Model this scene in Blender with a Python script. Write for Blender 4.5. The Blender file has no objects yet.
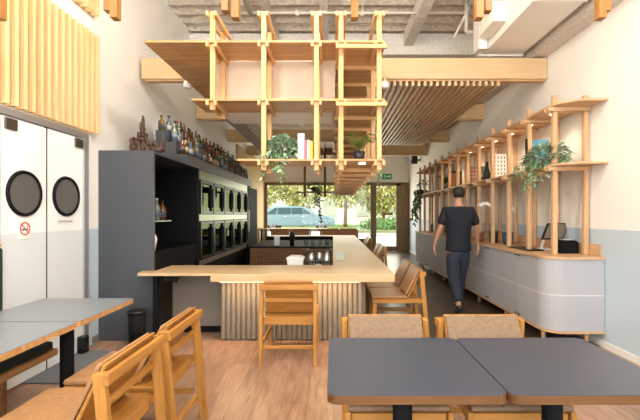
import bpy, math, random
from mathutils import Vector, Matrix
random.seed(7)
PI = math.pi
F = 400.0
C = bpy.context.scene.collection
SC = bpy.context.scene

# ------------------------------------------------------------------ materials
def newmat(name):
    m = bpy.data.materials.new(name); m.use_nodes = True
    nt = m.node_tree; b = nt.nodes['Principled BSDF']
    return m, nt, b

def plain(name, col, rough=.5, metal=0., spec=.5, emit=None, es=0., alpha=1., trans=0., bump=0., bscale=60, var=0.):
    m, nt, b = newmat(name)
    b.inputs['Base Color'].default_value = (*col, 1)
    b.inputs['Roughness'].default_value = rough
    b.inputs['Metallic'].default_value = metal
    b.inputs['Specular IOR Level'].default_value = spec
    b.inputs['Transmission Weight'].default_value = trans
    if emit:
        b.inputs['Emission Color'].default_value = (*emit, 1)
        b.inputs['Emission Strength'].default_value = es
    if bump or var:
        tc = nt.nodes.new('ShaderNodeTexCoord')
        n = nt.nodes.new('ShaderNodeTexNoise'); n.inputs['Scale'].default_value = bscale
        n.inputs['Detail'].default_value = 4
        nt.links.new(tc.outputs['Object'], n.inputs['Vector'])
        if bump:
            bp = nt.nodes.new('ShaderNodeBump'); bp.inputs['Strength'].default_value = bump
            bp.inputs['Distance'].default_value = .02
            nt.links.new(n.outputs['Fac'], bp.inputs['Height'])
            nt.links.new(bp.outputs['Normal'], b.inputs['Normal'])
        if var:
            r = nt.nodes.new('ShaderNodeValToRGB')
            r.color_ramp.elements[0].position = .3; r.color_ramp.elements[1].position = .7
            r.color_ramp.elements[0].color = (*[c*(1-var) for c in col], 1)
            r.color_ramp.elements[1].color = (*[min(1, c*(1+var)) for c in col], 1)
            nt.links.new(n.outputs['Fac'], r.inputs['Fac'])
            nt.links.new(r.outputs['Color'], b.inputs['Base Color'])
    return m

def wood(name, c1, c2, axis='X', rough=.42, scale=14, strip=0.):
    """fine grain running along one object axis; strip>0 adds glued staves of that width"""
    m, nt, b = newmat(name)
    tc = nt.nodes.new('ShaderNodeTexCoord')
    mp = nt.nodes.new('ShaderNodeMapping')
    k = {'X': (.06, 1, 1), 'Y': (1, .06, 1), 'Z': (1, 1, .06)}[axis]
    mp.inputs['Scale'].default_value = k
    n = nt.nodes.new('ShaderNodeTexNoise'); n.inputs['Scale'].default_value = scale*3
    n.inputs['Detail'].default_value = 5; n.inputs['Distortion'].default_value = .6
    r = nt.nodes.new('ShaderNodeValToRGB')
    r.color_ramp.elements[0].position = .32; r.color_ramp.elements[1].position = .68
    r.color_ramp.elements[0].color = (*c2, 1); r.color_ramp.elements[1].color = (*c1, 1)
    nt.links.new(tc.outputs['Object'], mp.inputs['Vector'])
    nt.links.new(mp.outputs['Vector'], n.inputs['Vector'])
    nt.links.new(n.outputs['Fac'], r.inputs['Fac'])
    out = r.outputs['Color']
    if strip:
        mp2 = nt.nodes.new('ShaderNodeMapping')
        k2 = {'X': (1/(strip*9), 1/strip, 1/strip), 'Y': (1/strip, 1/(strip*9), 1/strip), 'Z': (1/strip, 1/strip, 1/(strip*9))}[axis]
        mp2.inputs['Scale'].default_value = k2
        sn = nt.nodes.new('ShaderNodeVectorMath'); sn.operation = 'FLOOR'
        wn = nt.nodes.new('ShaderNodeTexWhiteNoise')
        nt.links.new(tc.outputs['Object'], mp2.inputs['Vector'])
        nt.links.new(mp2.outputs['Vector'], sn.inputs[0]); nt.links.new(sn.outputs[0], wn.inputs['Vector'])
        hv = nt.nodes.new('ShaderNodeHueSaturation')
        mr = nt.nodes.new('ShaderNodeMapRange'); mr.inputs['To Min'].default_value = .8; mr.inputs['To Max'].default_value = 1.12
        nt.links.new(wn.outputs['Value'], mr.inputs['Value']); nt.links.new(mr.outputs['Result'], hv.inputs['Value'])
        nt.links.new(out, hv.inputs['Color']); out = hv.outputs['Color']
    nt.links.new(out, b.inputs['Base Color'])
    b.inputs['Roughness'].default_value = rough
    b.inputs['Specular IOR Level'].default_value = .35
    return m

def wood3(name, c1, c2, **k): return {a: wood(name+'_'+a, c1, c2, a, **k) for a in 'XYZ'}
BIRCH = wood3('birch', (.70, .43, .20), (.60, .345, .14), rough=.45)
BIRCHS = wood3('birch_stave', (.58, .35, .165), (.48, .275, .115), rough=.45, strip=.05)
BAMB = wood3('bamboo', (.64, .46, .27), (.56, .38, .205), rough=.4)
HONEY = wood3('honey_wood', (.50, .24, .06), (.36, .155, .032), rough=.4)
OAK = wood3('table_edge_wood', (.58, .34, .15), (.38, .18, .06), rough=.45, scale=9)
SHW = wood3('shelf_wood', (.66, .42, .24), (.53, .32, .165), rough=.5)
SLATW = wood3('slat_wood', (.86, .65, .36), (.76, .53, .25), rough=.55)
HONEYD = wood3('dark_honey_wood', (.36, .17, .045), (.26, .11, .025), rough=.45)
BROWN = wood3('brown_wood', (.30, .15, .06), (.20, .09, .035), rough=.5)
PLY = wood3('plywood', (.55, .38, .19), (.42, .28, .12), rough=.6)
FACADE = wood3('facade_wood', (.27, .19, .10), (.17, .115, .06), rough=.6)
PLYL = wood3('honey_ply', (.62, .38, .15), (.50, .29, .10), rough=.6)
WHITE = plain('white_paint', (.84, .83, .80), .5)
STEEL = plain('steel', (.55, .56, .55), .3, .9)
ALU = plain('aluminium', (.62, .64, .66), .35, .8)
BLACK = plain('black_lacquer', (.008, .008, .009), .35, spec=.3)
BLACKM = plain('black_matt', (.007, .007, .008), .7, spec=.15)
GREY = plain('grey_laminate', (.062, .068, .082), .42, bump=.05, bscale=90)
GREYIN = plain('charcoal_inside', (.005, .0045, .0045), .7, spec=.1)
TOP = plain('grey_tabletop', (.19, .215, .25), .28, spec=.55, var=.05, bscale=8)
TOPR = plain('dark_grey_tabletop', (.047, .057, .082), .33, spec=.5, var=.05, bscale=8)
LEATHER = plain('tan_leather', (.38, .20, .09), .42, bump=.25, bscale=35, var=.13)
LEATHER2 = plain('brown_leather', (.20, .12, .066), .5, bump=.3, bscale=45, var=.15)
GREENF = plain('green_fabric', (.008, .035, .026), .85, bump=.3, bscale=200)
DARKCUSH = plain('dark_cushion', (.012, .018, .016), .85)
MAT = plain('grey_carpet', (.15, .16, .18), .95, bump=.5, bscale=180, var=.25)
FLUTE = plain('cream_corrugated', (.20, .17, .135), .65)
BEIGEP = plain('beige_panel', (.20, .17, .14), .5)
DUCT = plain('duct_white', (.90, .87, .82), .5)
HOODM = plain('hood_cream', (.66, .53, .41), .55)
SPRAY = plain('sprayed_fireproofing', (.70, .63, .56), .95, bump=1., bscale=28, var=.18)
SPRAYW = plain('pale_sprayed_fireproofing', (.90, .86, .80), .95, bump=1., bscale=28, var=.12)
DECK = plain('sprayed_deck', (.74, .67, .58), .95, bump=1., bscale=14, var=.22)
PIPE = plain('pipe_paint', (.75, .70, .60), .5)
LEAF = plain('leaf_green', (.10, .20, .055), .45, var=.4, bscale=9)
LEAFD = plain('dark_leaf', (.045, .11, .05), .45, var=.45, bscale=9)
LEAFY = plain('yellow_leaf', (.40, .45, .14), .5, var=.3, bscale=9)
LEAFG = plain('grey_leaf', (.20, .31, .20), .45, var=.5, bscale=12)
STEM = plain('stem', (.18, .16, .06), .6)
PETAL = plain('petal', (.88, .86, .84), .5)
POTB = plain('black_pot', (.02, .022, .026), .4)
POTN = plain('navy_pot', (.03, .06, .12), .35)
POTG = plain('grey_pot', (.16, .16, .16), .6)
TERRA = plain('brown_pot', (.20, .09, .05), .6)
SOIL = plain('soil', (.05, .03, .02), .95)
SKIN = plain('skin', (.50, .26, .17), .5)
HAIR = plain('hair', (.018, .013, .011), .6, bump=.4, bscale=120)
NAVY = plain('navy_cotton', (.007, .009, .018), .85, bump=.1, bscale=50)
JEANS = plain('denim', (.022, .030, .050), .85, bump=.1, bscale=120)
SHOE = plain('shoe', (.04, .04, .045), .6)
RED = plain('red_paint', (.65, .06, .04), .5)
PAPER = plain('paper', (.85, .84, .82), .6)
INK = plain('ink', (.05, .05, .06), .6)
SCREEN = plain('screen', (.16, .13, .09), .12, spec=.6)
CARV = plain('carved_wood', (.085, .045, .035), .6, bump=.8, bscale=30, var=.4)
BULB = plain('warm_lamp', (1, .9, .75), .5, emit=(1, .80, .52), es=9)
LEDM = plain('led_strip', (1, .9, .75), .5, emit=(1, .70, .38), es=3)
EXITG = plain('exit_green', (.02, .22, .09), .5, emit=(.02, .5, .16), es=.05)

def glassmat(name, tint=(1, 1, 1), refl=.08, rough=.02):
    m = bpy.data.materials.new(name); m.use_nodes = True
    nt = m.node_tree; nt.nodes.clear()
    o = nt.nodes.new('ShaderNodeOutputMaterial'); mx = nt.nodes.new('ShaderNodeMixShader')
    t = nt.nodes.new('ShaderNodeBsdfTransparent'); g = nt.nodes.new('ShaderNodeBsdfGlossy')
    t.inputs['Color'].default_value = (*tint, 1); g.inputs['Roughness'].default_value = rough
    mx.inputs[0].default_value = refl
    if name == 'fridge_glass': g.inputs['Color'].default_value = (.42, .50, .30, 1)
    nt.links.new(t.outputs[0], mx.inputs[1]); nt.links.new(g.outputs[0], mx.inputs[2]); nt.links.new(mx.outputs[0], o.inputs[0])
    return m
GLASS = glassmat('window_glass', (.97, .99, .97), .02)
FRIDGEG = glassmat('fridge_glass', (.12, .14, .11), .17)
CLEARG = glassmat('clear_glass', (.8, .85, .85), .15)
PORTG = plain('porthole_glass', (.11, .105, .10), .3, spec=.8)

def polymat():
    m = bpy.data.materials.new('frosted_polycarbonate'); m.use_nodes = True
    nt = m.node_tree; nt.nodes.clear()
    o = nt.nodes.new('ShaderNodeOutputMaterial'); mx = nt.nodes.new('ShaderNodeMixShader'); mx2 = nt.nodes.new('ShaderNodeMixShader')
    d = nt.nodes.new('ShaderNodeBsdfDiffuse'); d.inputs[0].default_value = (.74, .76, .82, 1)
    t = nt.nodes.new('ShaderNodeBsdfTranslucent'); t.inputs[0].default_value = (.75, .76, .8, 1)
    g = nt.nodes.new('ShaderNodeBsdfTransparent')
    mx.inputs[0].default_value = .4; mx2.inputs[0].default_value = .3
    nt.links.new(d.outputs[0], mx.inputs[1]); nt.links.new(t.outputs[0], mx.inputs[2])
    nt.links.new(mx.outputs[0], mx2.inputs[1]); nt.links.new(g.outputs[0], mx2.inputs[2]); nt.links.new(mx2.outputs[0], o.inputs[0])
    return m
POLY = polymat()

def wallmat(name, upper, lower, zb):
    m, nt, b = newmat(name)
    tc = nt.nodes.new('ShaderNodeTexCoord'); sp = nt.nodes.new('ShaderNodeSeparateXYZ')
    gt = nt.nodes.new('ShaderNodeMath'); gt.operation = 'GREATER_THAN'; gt.inputs[1].default_value = zb
    mx = nt.nodes.new('ShaderNodeMix'); mx.data_type = 'RGBA'
    mx.inputs['A'].default_value = (*lower, 1); mx.inputs['B'].default_value = (*upper, 1)
    nt.links.new(tc.outputs['Object'], sp.inputs[0]); nt.links.new(sp.outputs['Z'], gt.inputs[0])
    nt.links.new(gt.outputs[0], mx.inputs['Factor']); nt.links.new(mx.outputs['Result'], b.inputs['Base Color'])
    b.inputs['Roughness'].default_value = .6
    return m
WALL = wallmat('wall_two_tone', (.90, .88, .84), (.52, .63, .72), 1.245)
WALLU = plain('wall_white', (.80, .77, .71), .6)
DOORM = wallmat('door_two_tone', (.88, .89, .90), (.68, .73, .76), 1.245)

def floormat():
    m, nt, b = newmat('plank_floor')
    tc = nt.nodes.new('ShaderNodeTexCoord')
    mp = nt.nodes.new('ShaderNodeMapping'); mp.inputs['Rotation'].default_value = (0, 0, PI/2)
    br = nt.nodes.new('ShaderNodeTexBrick')
    br.inputs['Scale'].default_value = 1; br.inputs['Brick Width'].default_value = 1.25
    br.inputs['Row Height'].default_value = .19; br.inputs['Mortar Size'].default_value = .0022
    br.inputs['Color1'].default_value = (.0, .0, .0, 1); br.inputs['Color2'].default_value = (1, 1, 1, 1)
    br.inputs['Mortar'].default_value = (.3, .3, .3, 1); br.inputs['Bias'].default_value = 0
    br.offset = .37
    nt.links.new(tc.outputs['Object'], mp.inputs['Vector']); nt.links.new(mp.outputs['Vector'], br.inputs['Vector'])
    mp2 = nt.nodes.new('ShaderNodeMapping'); mp2.inputs['Scale'].default_value = (1, .13, 1)
    n = nt.nodes.new('ShaderNodeTexNoise'); n.inputs['Scale'].default_value = 17; n.inputs['Detail'].default_value = 9; n.inputs['Roughness'].default_value = .62
    n.inputs['Distortion'].default_value = 1.2
    ad = nt.nodes.new('ShaderNodeVectorMath'); ad.operation = 'MULTIPLY_ADD'
    ad.inputs[1].default_value = (0, 5, 0)
    nt.links.new(br.outputs['Color'], ad.inputs[0]); nt.links.new(tc.outputs['Object'], ad.inputs[2])
    nt.links.new(ad.outputs[0], mp2.inputs['Vector']); nt.links.new(mp2.outputs['Vector'], n.inputs['Vector'])
    r = nt.nodes.new('ShaderNodeValToRGB')
    e = r.color_ramp.elements
    e[0].position = .28; e[0].color = (.19, .105, .068, 1)
    e[1].position = .75; e[1].color = (.41, .27, .19, 1)
    x = r.color_ramp.elements.new(.5); x.color = (.32, .19, .125, 1)
    nt.links.new(n.outputs['Fac'], r.inputs['Fac'])
    hv = nt.nodes.new('ShaderNodeHueSaturation')
    mr = nt.nodes.new('ShaderNodeMapRange'); mr.inputs['To Min'].default_value = .85; mr.inputs['To Max'].default_value = 1.15
    nt.links.new(br.outputs['Color'], mr.inputs['Value']); nt.links.new(mr.outputs['Result'], hv.inputs['Value'])
    nt.links.new(r.outputs['Color'], hv.inputs['Color'])
    mx = nt.nodes.new('ShaderNodeMix'); mx.data_type = 'RGBA'; mx.inputs['B'].default_value = (.20, .12, .08, 1)
    nt.links.new(br.outputs['Fac'], mx.inputs['Factor']); nt.links.new(hv.outputs['Color'], mx.inputs['A'])
    nt.links.new(mx.outputs['Result'], b.inputs['Base Color'])
    b.inputs['Roughness'].default_value = .33; b.inputs['Specular IOR Level'].default_value = .4
    return m
FLOOR = floormat()

# ------------------------------------------------------------------ mesh builder
class MB:
    def __init__(s): s.v = []; s.f = []; s.mi = []; s.cur = 0; s.sm = []; s.smooth = False
    def mat(s, i): s.cur = i; return s
    def add(s, vs, fs, smooth=None):
        o = len(s.v); s.v += [Vector(v) for v in vs]
        for f in fs:
            s.f.append([i+o for i in f]); s.mi.append(s.cur); s.sm.append(s.smooth if smooth is None else smooth)
        return s
    def box(s, x0, x1, y0, y1, z0, z1):
        if x0 > x1: x0, x1 = x1, x0
        if y0 > y1: y0, y1 = y1, y0
        if z0 > z1: z0, z1 = z1, z0
        return s.add([(x0,y0,z0),(x1,y0,z0),(x1,y1,z0),(x0,y1,z0),(x0,y0,z1),(x1,y0,z1),(x1,y1,z1),(x0,y1,z1)],
                     [(0,3,2,1),(4,5,6,7),(0,1,5,4),(1,2,6,5),(2,3,7,6),(3,0,4,7)])
    def bar(s, p, q, w, h, up=(0,0,1)):
        p = Vector(p); q = Vector(q); d = (q-p).normalized(); u = Vector(up)
        a = d.cross(u)
        if a.length < 1e-4: a = d.cross(Vector((0,1,0)))
        a.normalize(); b_ = a.cross(d).normalized()
        vs = []
        for c in (p, q):
            for i, j in ((-1,-1),(1,-1),(1,1),(-1,1)): vs.append(c + a*(w/2*i) + b_*(h/2*j))
        return s.add(vs, [(0,1,2,3),(7,6,5,4),(0,4,5,1),(1,5,6,2),(2,6,7,3),(3,7,4,0)])
    def tube(s, pts, r, n=8, cap=True):
        pts = [Vector(p) for p in pts]; rs = r if isinstance(r, (list, tuple)) else [r]*len(pts)
        vs = []; fs = []; prev = None
        for i, p in enumerate(pts):
            d = (pts[min(i+1, len(pts)-1)] - pts[max(i-1, 0)]).normalized()
            a = d.cross(Vector((0,0,1))) if prev is None else prev - d*prev.dot(d)
            if a.length < 1e-4: a = d.cross(Vector((0,1,0)))
            a.normalize(); prev = a; b_ = d.cross(a)
            for k in range(n):
                t = 2*PI*k/n; vs.append(p + (a*math.cos(t) + b_*math.sin(t))*rs[i])
        for i in range(len(pts)-1):
            for k in range(n): fs.append((i*n+k, i*n+(k+1)%n, (i+1)*n+(k+1)%n, (i+1)*n+k))
        s.add(vs, fs, True)
        if cap:
            o = len(s.v)-len(vs)
            s.f.append([o+k for k in range(n)][::-1]); s.mi.append(s.cur); s.sm.append(False)
            s.f.append([o+(len(pts)-1)*n+k for k in range(n)]); s.mi.append(s.cur); s.sm.append(False)
        return s
    def cyl(s, c, r, z0, z1, n=16): return s.tube([(c[0],c[1],z0),(c[0],c[1],z1)], r, n)
    def lathe(s, c, prof, n=14, axis='Z', cap=True):
        vs = []; fs = []
        for r, h in prof:
            for k in range(n):
                t = 2*PI*k/n; a, b_ = r*math.cos(t), r*math.sin(t)
                if axis == 'Z': vs.append((c[0]+a, c[1]+b_, c[2]+h))
                elif axis == 'X': vs.append((c[0]+h, c[1]+a, c[2]+b_))
                else: vs.append((c[0]+a, c[1]+h, c[2]-b_))
        m = len(prof)
        for i in range(m-1):
            for k in range(n): fs.append((i*n+k, i*n+(k+1)%n, (i+1)*n+(k+1)%n, (i+1)*n+k))
        s.add(vs, fs, True)
        o = len(s.v)-len(vs)
        for idx, rev in ((0, True), (m-1, False)):
            if cap and prof[idx][0] > 1e-4:
                l = [o+idx*n+k for k in range(n)]
                s.f.append(l[::-1] if rev else l); s.mi.append(s.cur); s.sm.append(False)
        return s
    def prism(s, poly, a0, a1, axis='Z'):
        n = len(poly); vs = []
        for a in (a0, a1):
            for u, w in poly:
                vs.append({'Z': (u, w, a), 'Y': (u, a, w), 'X': (a, u, w)}[axis])
        fs = [list(range(n))[::-1], list(range(n, 2*n))] + [(i, (i+1)%n, n+(i+1)%n, n+i) for i in range(n)]
        return s.add(vs, fs, False)
    def blob(s, c, r, seg=8, ring=6, jit=0., rng=random):
        prof = []; vs = []; fs = []
        rx, ry, rz = r if isinstance(r, (tuple, list)) else (r, r, r)
        for i in range(1, ring):
            th = PI*i/ring
            for k in range(seg):
                ph = 2*PI*k/seg; j = 1+rng.uniform(-jit, jit)
                vs.append((c[0]+rx*math.sin(th)*math.cos(ph)*j, c[1]+ry*math.sin(th)*math.sin(ph)*j, c[2]+rz*math.cos(th)*j))
        vs.append((c[0], c[1], c[2]+rz)); vs.append((c[0], c[1], c[2]-rz)); T = len(vs)-2; B = T+1
        for i in range(ring-2):
            for k in range(seg): fs.append((i*seg+k, (i+1)*seg+k, (i+1)*seg+(k+1)%seg, i*seg+(k+1)%seg))
        for k in range(seg):
            fs.append((T, k, (k+1)%seg)); fs.append((B, (ring-2)*seg+(k+1)%seg, (ring-2)*seg+k))
        return s.add(vs, fs, True)
    def leaf(s, p, d, L, W, droop=.2, nrm=None):
        p = Vector(p); d = Vector(d).normalized()
        a = d.cross(Vector((0,0,1)) if nrm is None else Vector(nrm))
        if a.length < 1e-3: a = Vector((1,0,0))
        a.normalize(); n = a.cross(d)
        q = p + d*L*.45; e = p + d*L - Vector((0,0,L*droop))
        return s.add([p, q+a*W/2+n*L*.06, e, q-a*W/2+n*L*.06, q-n*L*.04], [(0,1,4),(1,2,4),(2,3,4),(3,0,4)], False)
    def build(s, name, mat, parent=None, bevel=0., seg=1, sub=0):
        me = bpy.data.meshes.new(name)
        off = Vector((0,0,0)); p = parent
        while p is not None: off += p.location; p = p.parent
        loc = Vector((0,0,0))
        me.from_pydata([tuple(v-off) for v in s.v], [], s.f)
        mats = mat if isinstance(mat, (list, tuple)) else [mat]
        for m in mats: me.materials.append(m)
        me.polygons.foreach_set('material_index', s.mi)
        me.polygons.foreach_set('use_smooth', s.sm)
        me.update()
        o = bpy.data.objects.new(name, me); C.objects.link(o)
        if parent is not None: o.parent = parent
        if bevel:
            b = o.modifiers.new('bevel', 'BEVEL'); b.width = bevel; b.segments = seg; b.limit_method = 'ANGLE'
            b.angle_limit = math.radians(50)
        if sub:
            b = o.modifiers.new('sub', 'SUBSURF'); b.levels = sub; b.render_levels = sub
        return o

def tag(o, label=None, cat=None, group=None, kind=None):
    if label: o['label'] = label
    if cat: o['category'] = cat
    if group: o['group'] = group
    if kind: o['kind'] = kind
    return o
def thing(name, label, cat, loc=(0,0,0), rz=0, group=None):
    o = bpy.data.objects.new(name, None); o.empty_display_size = .1; C.objects.link(o)
    o.location = loc; o.rotation_euler = (0,0,rz)
    return tag(o, label, cat, group)
def struct(name, mb, mat, **k): return tag(mb.build(name, mat, **k), kind='structure')
def copy_tree(o, parent=None):
    c = o.copy(); C.objects.link(c)
    if parent is not None: c.parent = parent
    for ch in list(o.children): copy_tree(ch, c)
    return c
def dup(o, loc, rz, label, group=None, scale=None):
    c = copy_tree(o); c.location = loc; c.rotation_euler = (0,0,rz); c['label'] = label
    if group: c['group'] = group
    if scale: c.scale = (scale,)*3
    return c
def B(*a): return MB().box(*a)

# ------------------------------------------------------------------ room shell
XL, XR, YB, YF, ZC = -2.6, 2.85, 15.0, -2.4, 4.7
struct('floor', B(XL-.3, XR+.3, YF-.1, YB+.35, -.12, 0), FLOOR)
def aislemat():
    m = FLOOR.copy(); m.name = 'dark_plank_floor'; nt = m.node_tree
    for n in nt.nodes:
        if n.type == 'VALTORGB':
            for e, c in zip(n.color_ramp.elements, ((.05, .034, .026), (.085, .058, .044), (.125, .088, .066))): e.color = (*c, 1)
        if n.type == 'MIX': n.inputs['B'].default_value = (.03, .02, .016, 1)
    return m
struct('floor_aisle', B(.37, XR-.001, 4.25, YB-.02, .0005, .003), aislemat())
struct('wall_left', B(XL-.15, XL, YF, YB, 0, ZC+.1), WALL)
struct('wall_right', B(XR, XR+.15, YF, YB, 0, ZC+.1), WALL)
mb = MB(); n = 118; P = []
for i in range(n+1):
    y = YF-.1 + (YB+.2-YF)*i/n
    P.append((y, ZC + (0 if i % 2 else .055)))
vs = []; fs = []
for y, z in P: vs += [(XL-.15, y, z), (XR+.15, y, z)]
for i in range(n): fs.append((2*i, 2*i+2, 2*i+3, 2*i+1))
mb.add(vs, fs); mb.box(XL-.15, XR+.15, YF, YB, ZC+.07, ZC+.2)
struct('ceiling', mb, DECK)
# back wall with big shop window and glazed door
wx0, wx1, dx0, dx1, zt = -2.5, 1.45, 1.62, 2.52, 2.6
mb = B(XL-.15, XR+.15, YB, YB+.2, zt, ZC+.12)
mb.box(XL-.15, wx0-.05, YB, YB+.2, 0, zt)
struct('wall_back', mb, WALLU)
struct('trim_back', B(wx0-.04, wx1+.04, YB-.02, YB+.2, 0, .42), FACADE['X'])
mb = B(wx0-.05, wx0+.03, YB-.05, YB+.1, .42, zt); mb.box(wx1-.04, wx1+.05, YB-.05, YB+.1, .42, zt)
mb.box(wx0, wx1, YB-.05, YB+.1, zt-.1, zt); mb.box(wx0, wx1, YB-.05, YB+.1, .42, .5)
w = struct('window_1', mb, FACADE['Z'])
B(wx0, wx1, YB+.02, YB+.03, .5, zt-.1).build('pane', GLASS, w)
mb = B(dx0-.12, dx0, YB-.04, YB+.12, 0, zt); mb.box(dx1-.14, dx1+.02, YB-.04, YB+.12, 0, zt); mb.box(dx0, dx1, YB-.04, YB+.12, zt-.12, zt)
mb.box(dx0, dx1, YB-.02, YB+.1, 0.02, .2)
d = struct('door_3', mb, FACADE['Z'])
B(dx0, dx1-.14, YB+.03, YB+.04, .2, zt-.12).build('pane', GLASS, d)
B(dx0+.3, dx0+.62, YB, YB+.03, 1.38, 1.46).build('door_notice', BROWN['X'], d)
MB().tube([(dx0+.03, YB-.06, .95), (dx0+.03, YB-.06, 1.25)], .014).build('door_handle', STEEL, d)
struct('trim_1', B(dx1+.02, XR+.02, YB-.03, YB+.12, 0, zt), FACADE['Z'])
struct('trim_2', B(wx1+.05, dx0-.12, YB-.03, YB+.1, 0, zt), FACADE['Z'])
# unseen mullioned shop front, added behind the viewpoint to let daylight in
mb = MB()
for x in (XL, -1.25, .12, 1.5, XR-.06): mb.box(x, x+.06, YF-.05, YF+.03, 0, ZC)
for z in (0, 1.0, 2.75, ZC-.08): mb.box(XL, XR, YF-.05, YF+.03, z, z+.06)
w = struct('window_2', mb, FACADE['Z'])
B(XL, XR, YF-.01, YF, .06, ZC).build('pane', GLASS, w)
struct('baseboard_left', B(XL, XL+.012, 4.3, 4.42, 0, .08), ALU)
struct('baseboard_right', B(XR-.012, XR, YF, YB-.1, 0, .07), WHITE)
# plywood-lined rear part of the left wall
struct('trim_3', B(XL, XL+.03, 10.75, YB-.06, 0, 3.3), PLY['Z'])

# swing doors in left wall (two leaves with portholes)
def swing(nm, y0, y1, hy):
    d = struct(nm, B(XL+.005, XL+.045, y0, y1, .02, 2.17), DOORM)
    yc = (y0+y1)/2; zc = 1.573; r = .18
    MB().lathe((XL+.045, yc, zc), [(r-.018, 0), (r-.018, .012), (r-.006, .022), (r+.008, .016), (r+.012, 0)], 36, 'X', False).build('porthole_ring', BLACKM, d)
    MB().lathe((XL+.045, yc, zc), [(r-.017, .001), (r-.017, .008)], 36, 'X').build('porthole_glass', PORTG, d)
    B(XL+.045, XL+.062, hy-.06, hy+.06, 2.07, 2.16).build('hinge_bracket', plain('bronze_%d' % int(hy*10), (.10, .075, .055), .35, .5), d, bevel=.004)
    return d
Yd = lambda px, x: F*x/(px-333)
d1 = swing('door_1', 3.06, 3.562, 3.165)
d2 = swing('door_2', 3.58, 4.08, 4.01)
mb = B(XL, XL+.06, 4.085, 4.16, 0, 2.18); mb.box(XL, XL+.06, 3.0, 3.055, 0, 2.18); mb.box(XL, XL+.06, 3.0, 4.16, 2.18, 2.235)
struct('trim_4', mb, ALU)
struct('trim_5', B(XL+.004, XL+.043, 3.562, 3.58, 0, 2.18), BLACKM)
# no smoking sign on the first door
s = thing('no_smoking_sign', 'square white no smoking sign stuck on left swing door below its porthole', 'sign', (XL+.046, 3.31, 1.15))
sy, sz, sx = 3.31, 1.283, XL+.047
B(sx, sx+.004, sy-.07, sy+.07, sz-.085, sz+.065).build('sign_plate', WHITE, s)
mb = MB().lathe((sx+.0045, sy, sz), [(.045, 0), (.045, .002), (.055, .002), (.055, 0)], 30, 'X', False)
mb.bar((sx+.0062, sy-.042, sz+.040), (sx+.0062, sy+.042, sz-.040), .008, .002, (1,0,0))
mb.build('prohibition_ring', RED, s)
mb = B(sx+.0042, sx+.0055, sy-.036, sy+.03, sz-.014, sz-.002); mb.build('cigarette_symbol', INK, s)
mb = MB().tube([(sx+.005, sy+.028, sz+.0), (sx+.005, sy+.02, sz+.014), (sx+.005, sy+.033, sz+.024), (sx+.005, sy+.022, sz+.038)], .0025, 5)
mb.build('smoke_symbol', POTG, s)
s = thing('door_notice', 'narrow pale printed notice on right swing door under its porthole', 'sign', (XL+.046, 3.81, 1.3))
B(sx, sx+.003, 3.70, 3.93, 1.315, 1.355).build('notice_plate', plain('notice_white', (.75,.75,.76), .5), s)
mb = MB()
for i in range(12): mb.box(sx+.003, sx+.0036, 3.72+i*.016, 3.731+i*.016, 1.33, 1.339)
mb.build('lettering', INK, s)

# slatted timber screens on left wall
def screen(label, y0, y1, zb, ztop, step=.092):
    t = thing('slatted_wall_screen', label, 'wall panel', (XL, (y0+y1)/2, zb))
    B(XL, XL+.012, y0, y1, zb+.01, ztop-.01).build('backing_board', PLYL['Z'], t)
    y = y1-.045
    while y > y0:
        B(XL+.012, XL+.09, y, y+.036, zb, ztop).build('slat', SLATW['Z'], t)
        y -= step
screen('tall slatted pale wood screen on left wall above the swing doors', 1.0, 4.31, 2.26, 3.31)
screen('upper slatted wood screen near ceiling on left wall, above the tall one', 1.6, 4.31, 3.53, 4.3)

# ------------------------------------------------------------------ structural beams, ceiling services
for i, y in enumerate((5.3, 7.52, 9.76, 12.0)):
    pos = ['nearest pale timber cross beam, the one above the bar front', 'second pale timber cross beam back from the bar front', 'third timber cross beam, at the rear end of the slatted ceiling', 'farthest timber cross beam, closest to the shop window'][i]
    t = thing('timber_beam', pos, 'beam', (0, y, 3.18), group='timber cross beams')
    B(XL+(.02 if i else .06), XR-.01, y, y+.16, 3.2, 3.476).build('beam', BAMB['X'] if i < 2 else PLY['X'], t, bevel=.004)
    B(XL+.1, XR-.02, y+.03, y+.13, 3.18, 3.199).build('batten', SHW['X'], t)
# longitudinal and cross steel with sprayed coat
struct('trim_6', B(XL, 2.6, 7.25, 7.45, 4.30, 4.68), SPRAYW)
struct('trim_7', B(1.28, 1.45, YF, 7.24, 4.45, 4.69), SPRAYW)
struct('trim_8', B(-.2, -.08, YF, 7.24, 4.52, 4.69), SPRAYW)
mb = B(2.60, XR, YF, 14.9, 3.72, 3.95); mb.box(2.68, XR, YF, 14.9, 3.5, 3.72)
struct('trim_9', mb, SPRAY)
struct('trim_10', B(-1.68, -1.44, 5.7, 10.6, 2.87, 3.15), plain('pale_grey_beam', (.45, .43, .38), .8, bump=.4, bscale=20, var=.3))
struct('trim_11', B(-1.1, -.98, YF, 7.24, 4.54, 4.69), SPRAY)
# air duct
t = thing('air_duct', 'large white square air duct running under ceiling along the right wall', 'duct', (2.35, 4, 3.6))
B(2.06, 2.6, YF+.1, 4.1, 3.6, 4.25).build('duct_section', DUCT, t)
B(2.06, 2.6, 4.12, 5.55, 3.6, 4.25).build('duct_section', DUCT, t)
B(2.05, 2.61, 4.09, 4.13, 3.59, 4.26).build('duct_flange', DUCT, t)
B(2.0, 2.62, 5.5, 5.6, 3.58, 4.3).build('duct_flange', DUCT, t)
b = B(1.9, 2.055, 4.75, 5.2, 3.7, 3.93).build('branch_box', DUCT, t)
mb = MB()
for i in range(8): mb.box(1.892, 1.899, 4.78+i*.05, 4.8+i*.05, 3.71, 3.92)
mb.build('louvre', PIPE, b)
B(1.93, 2.045, 5.3, 5.5, 3.6, 4.05).build('branch_box', DUCT, t)
t = thing('sprinkler_pipe', 'thin white sprinkler pipe crossing under the grey ceiling with a drop near the duct', 'pipe', (0, 6.15, 4.4))
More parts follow.
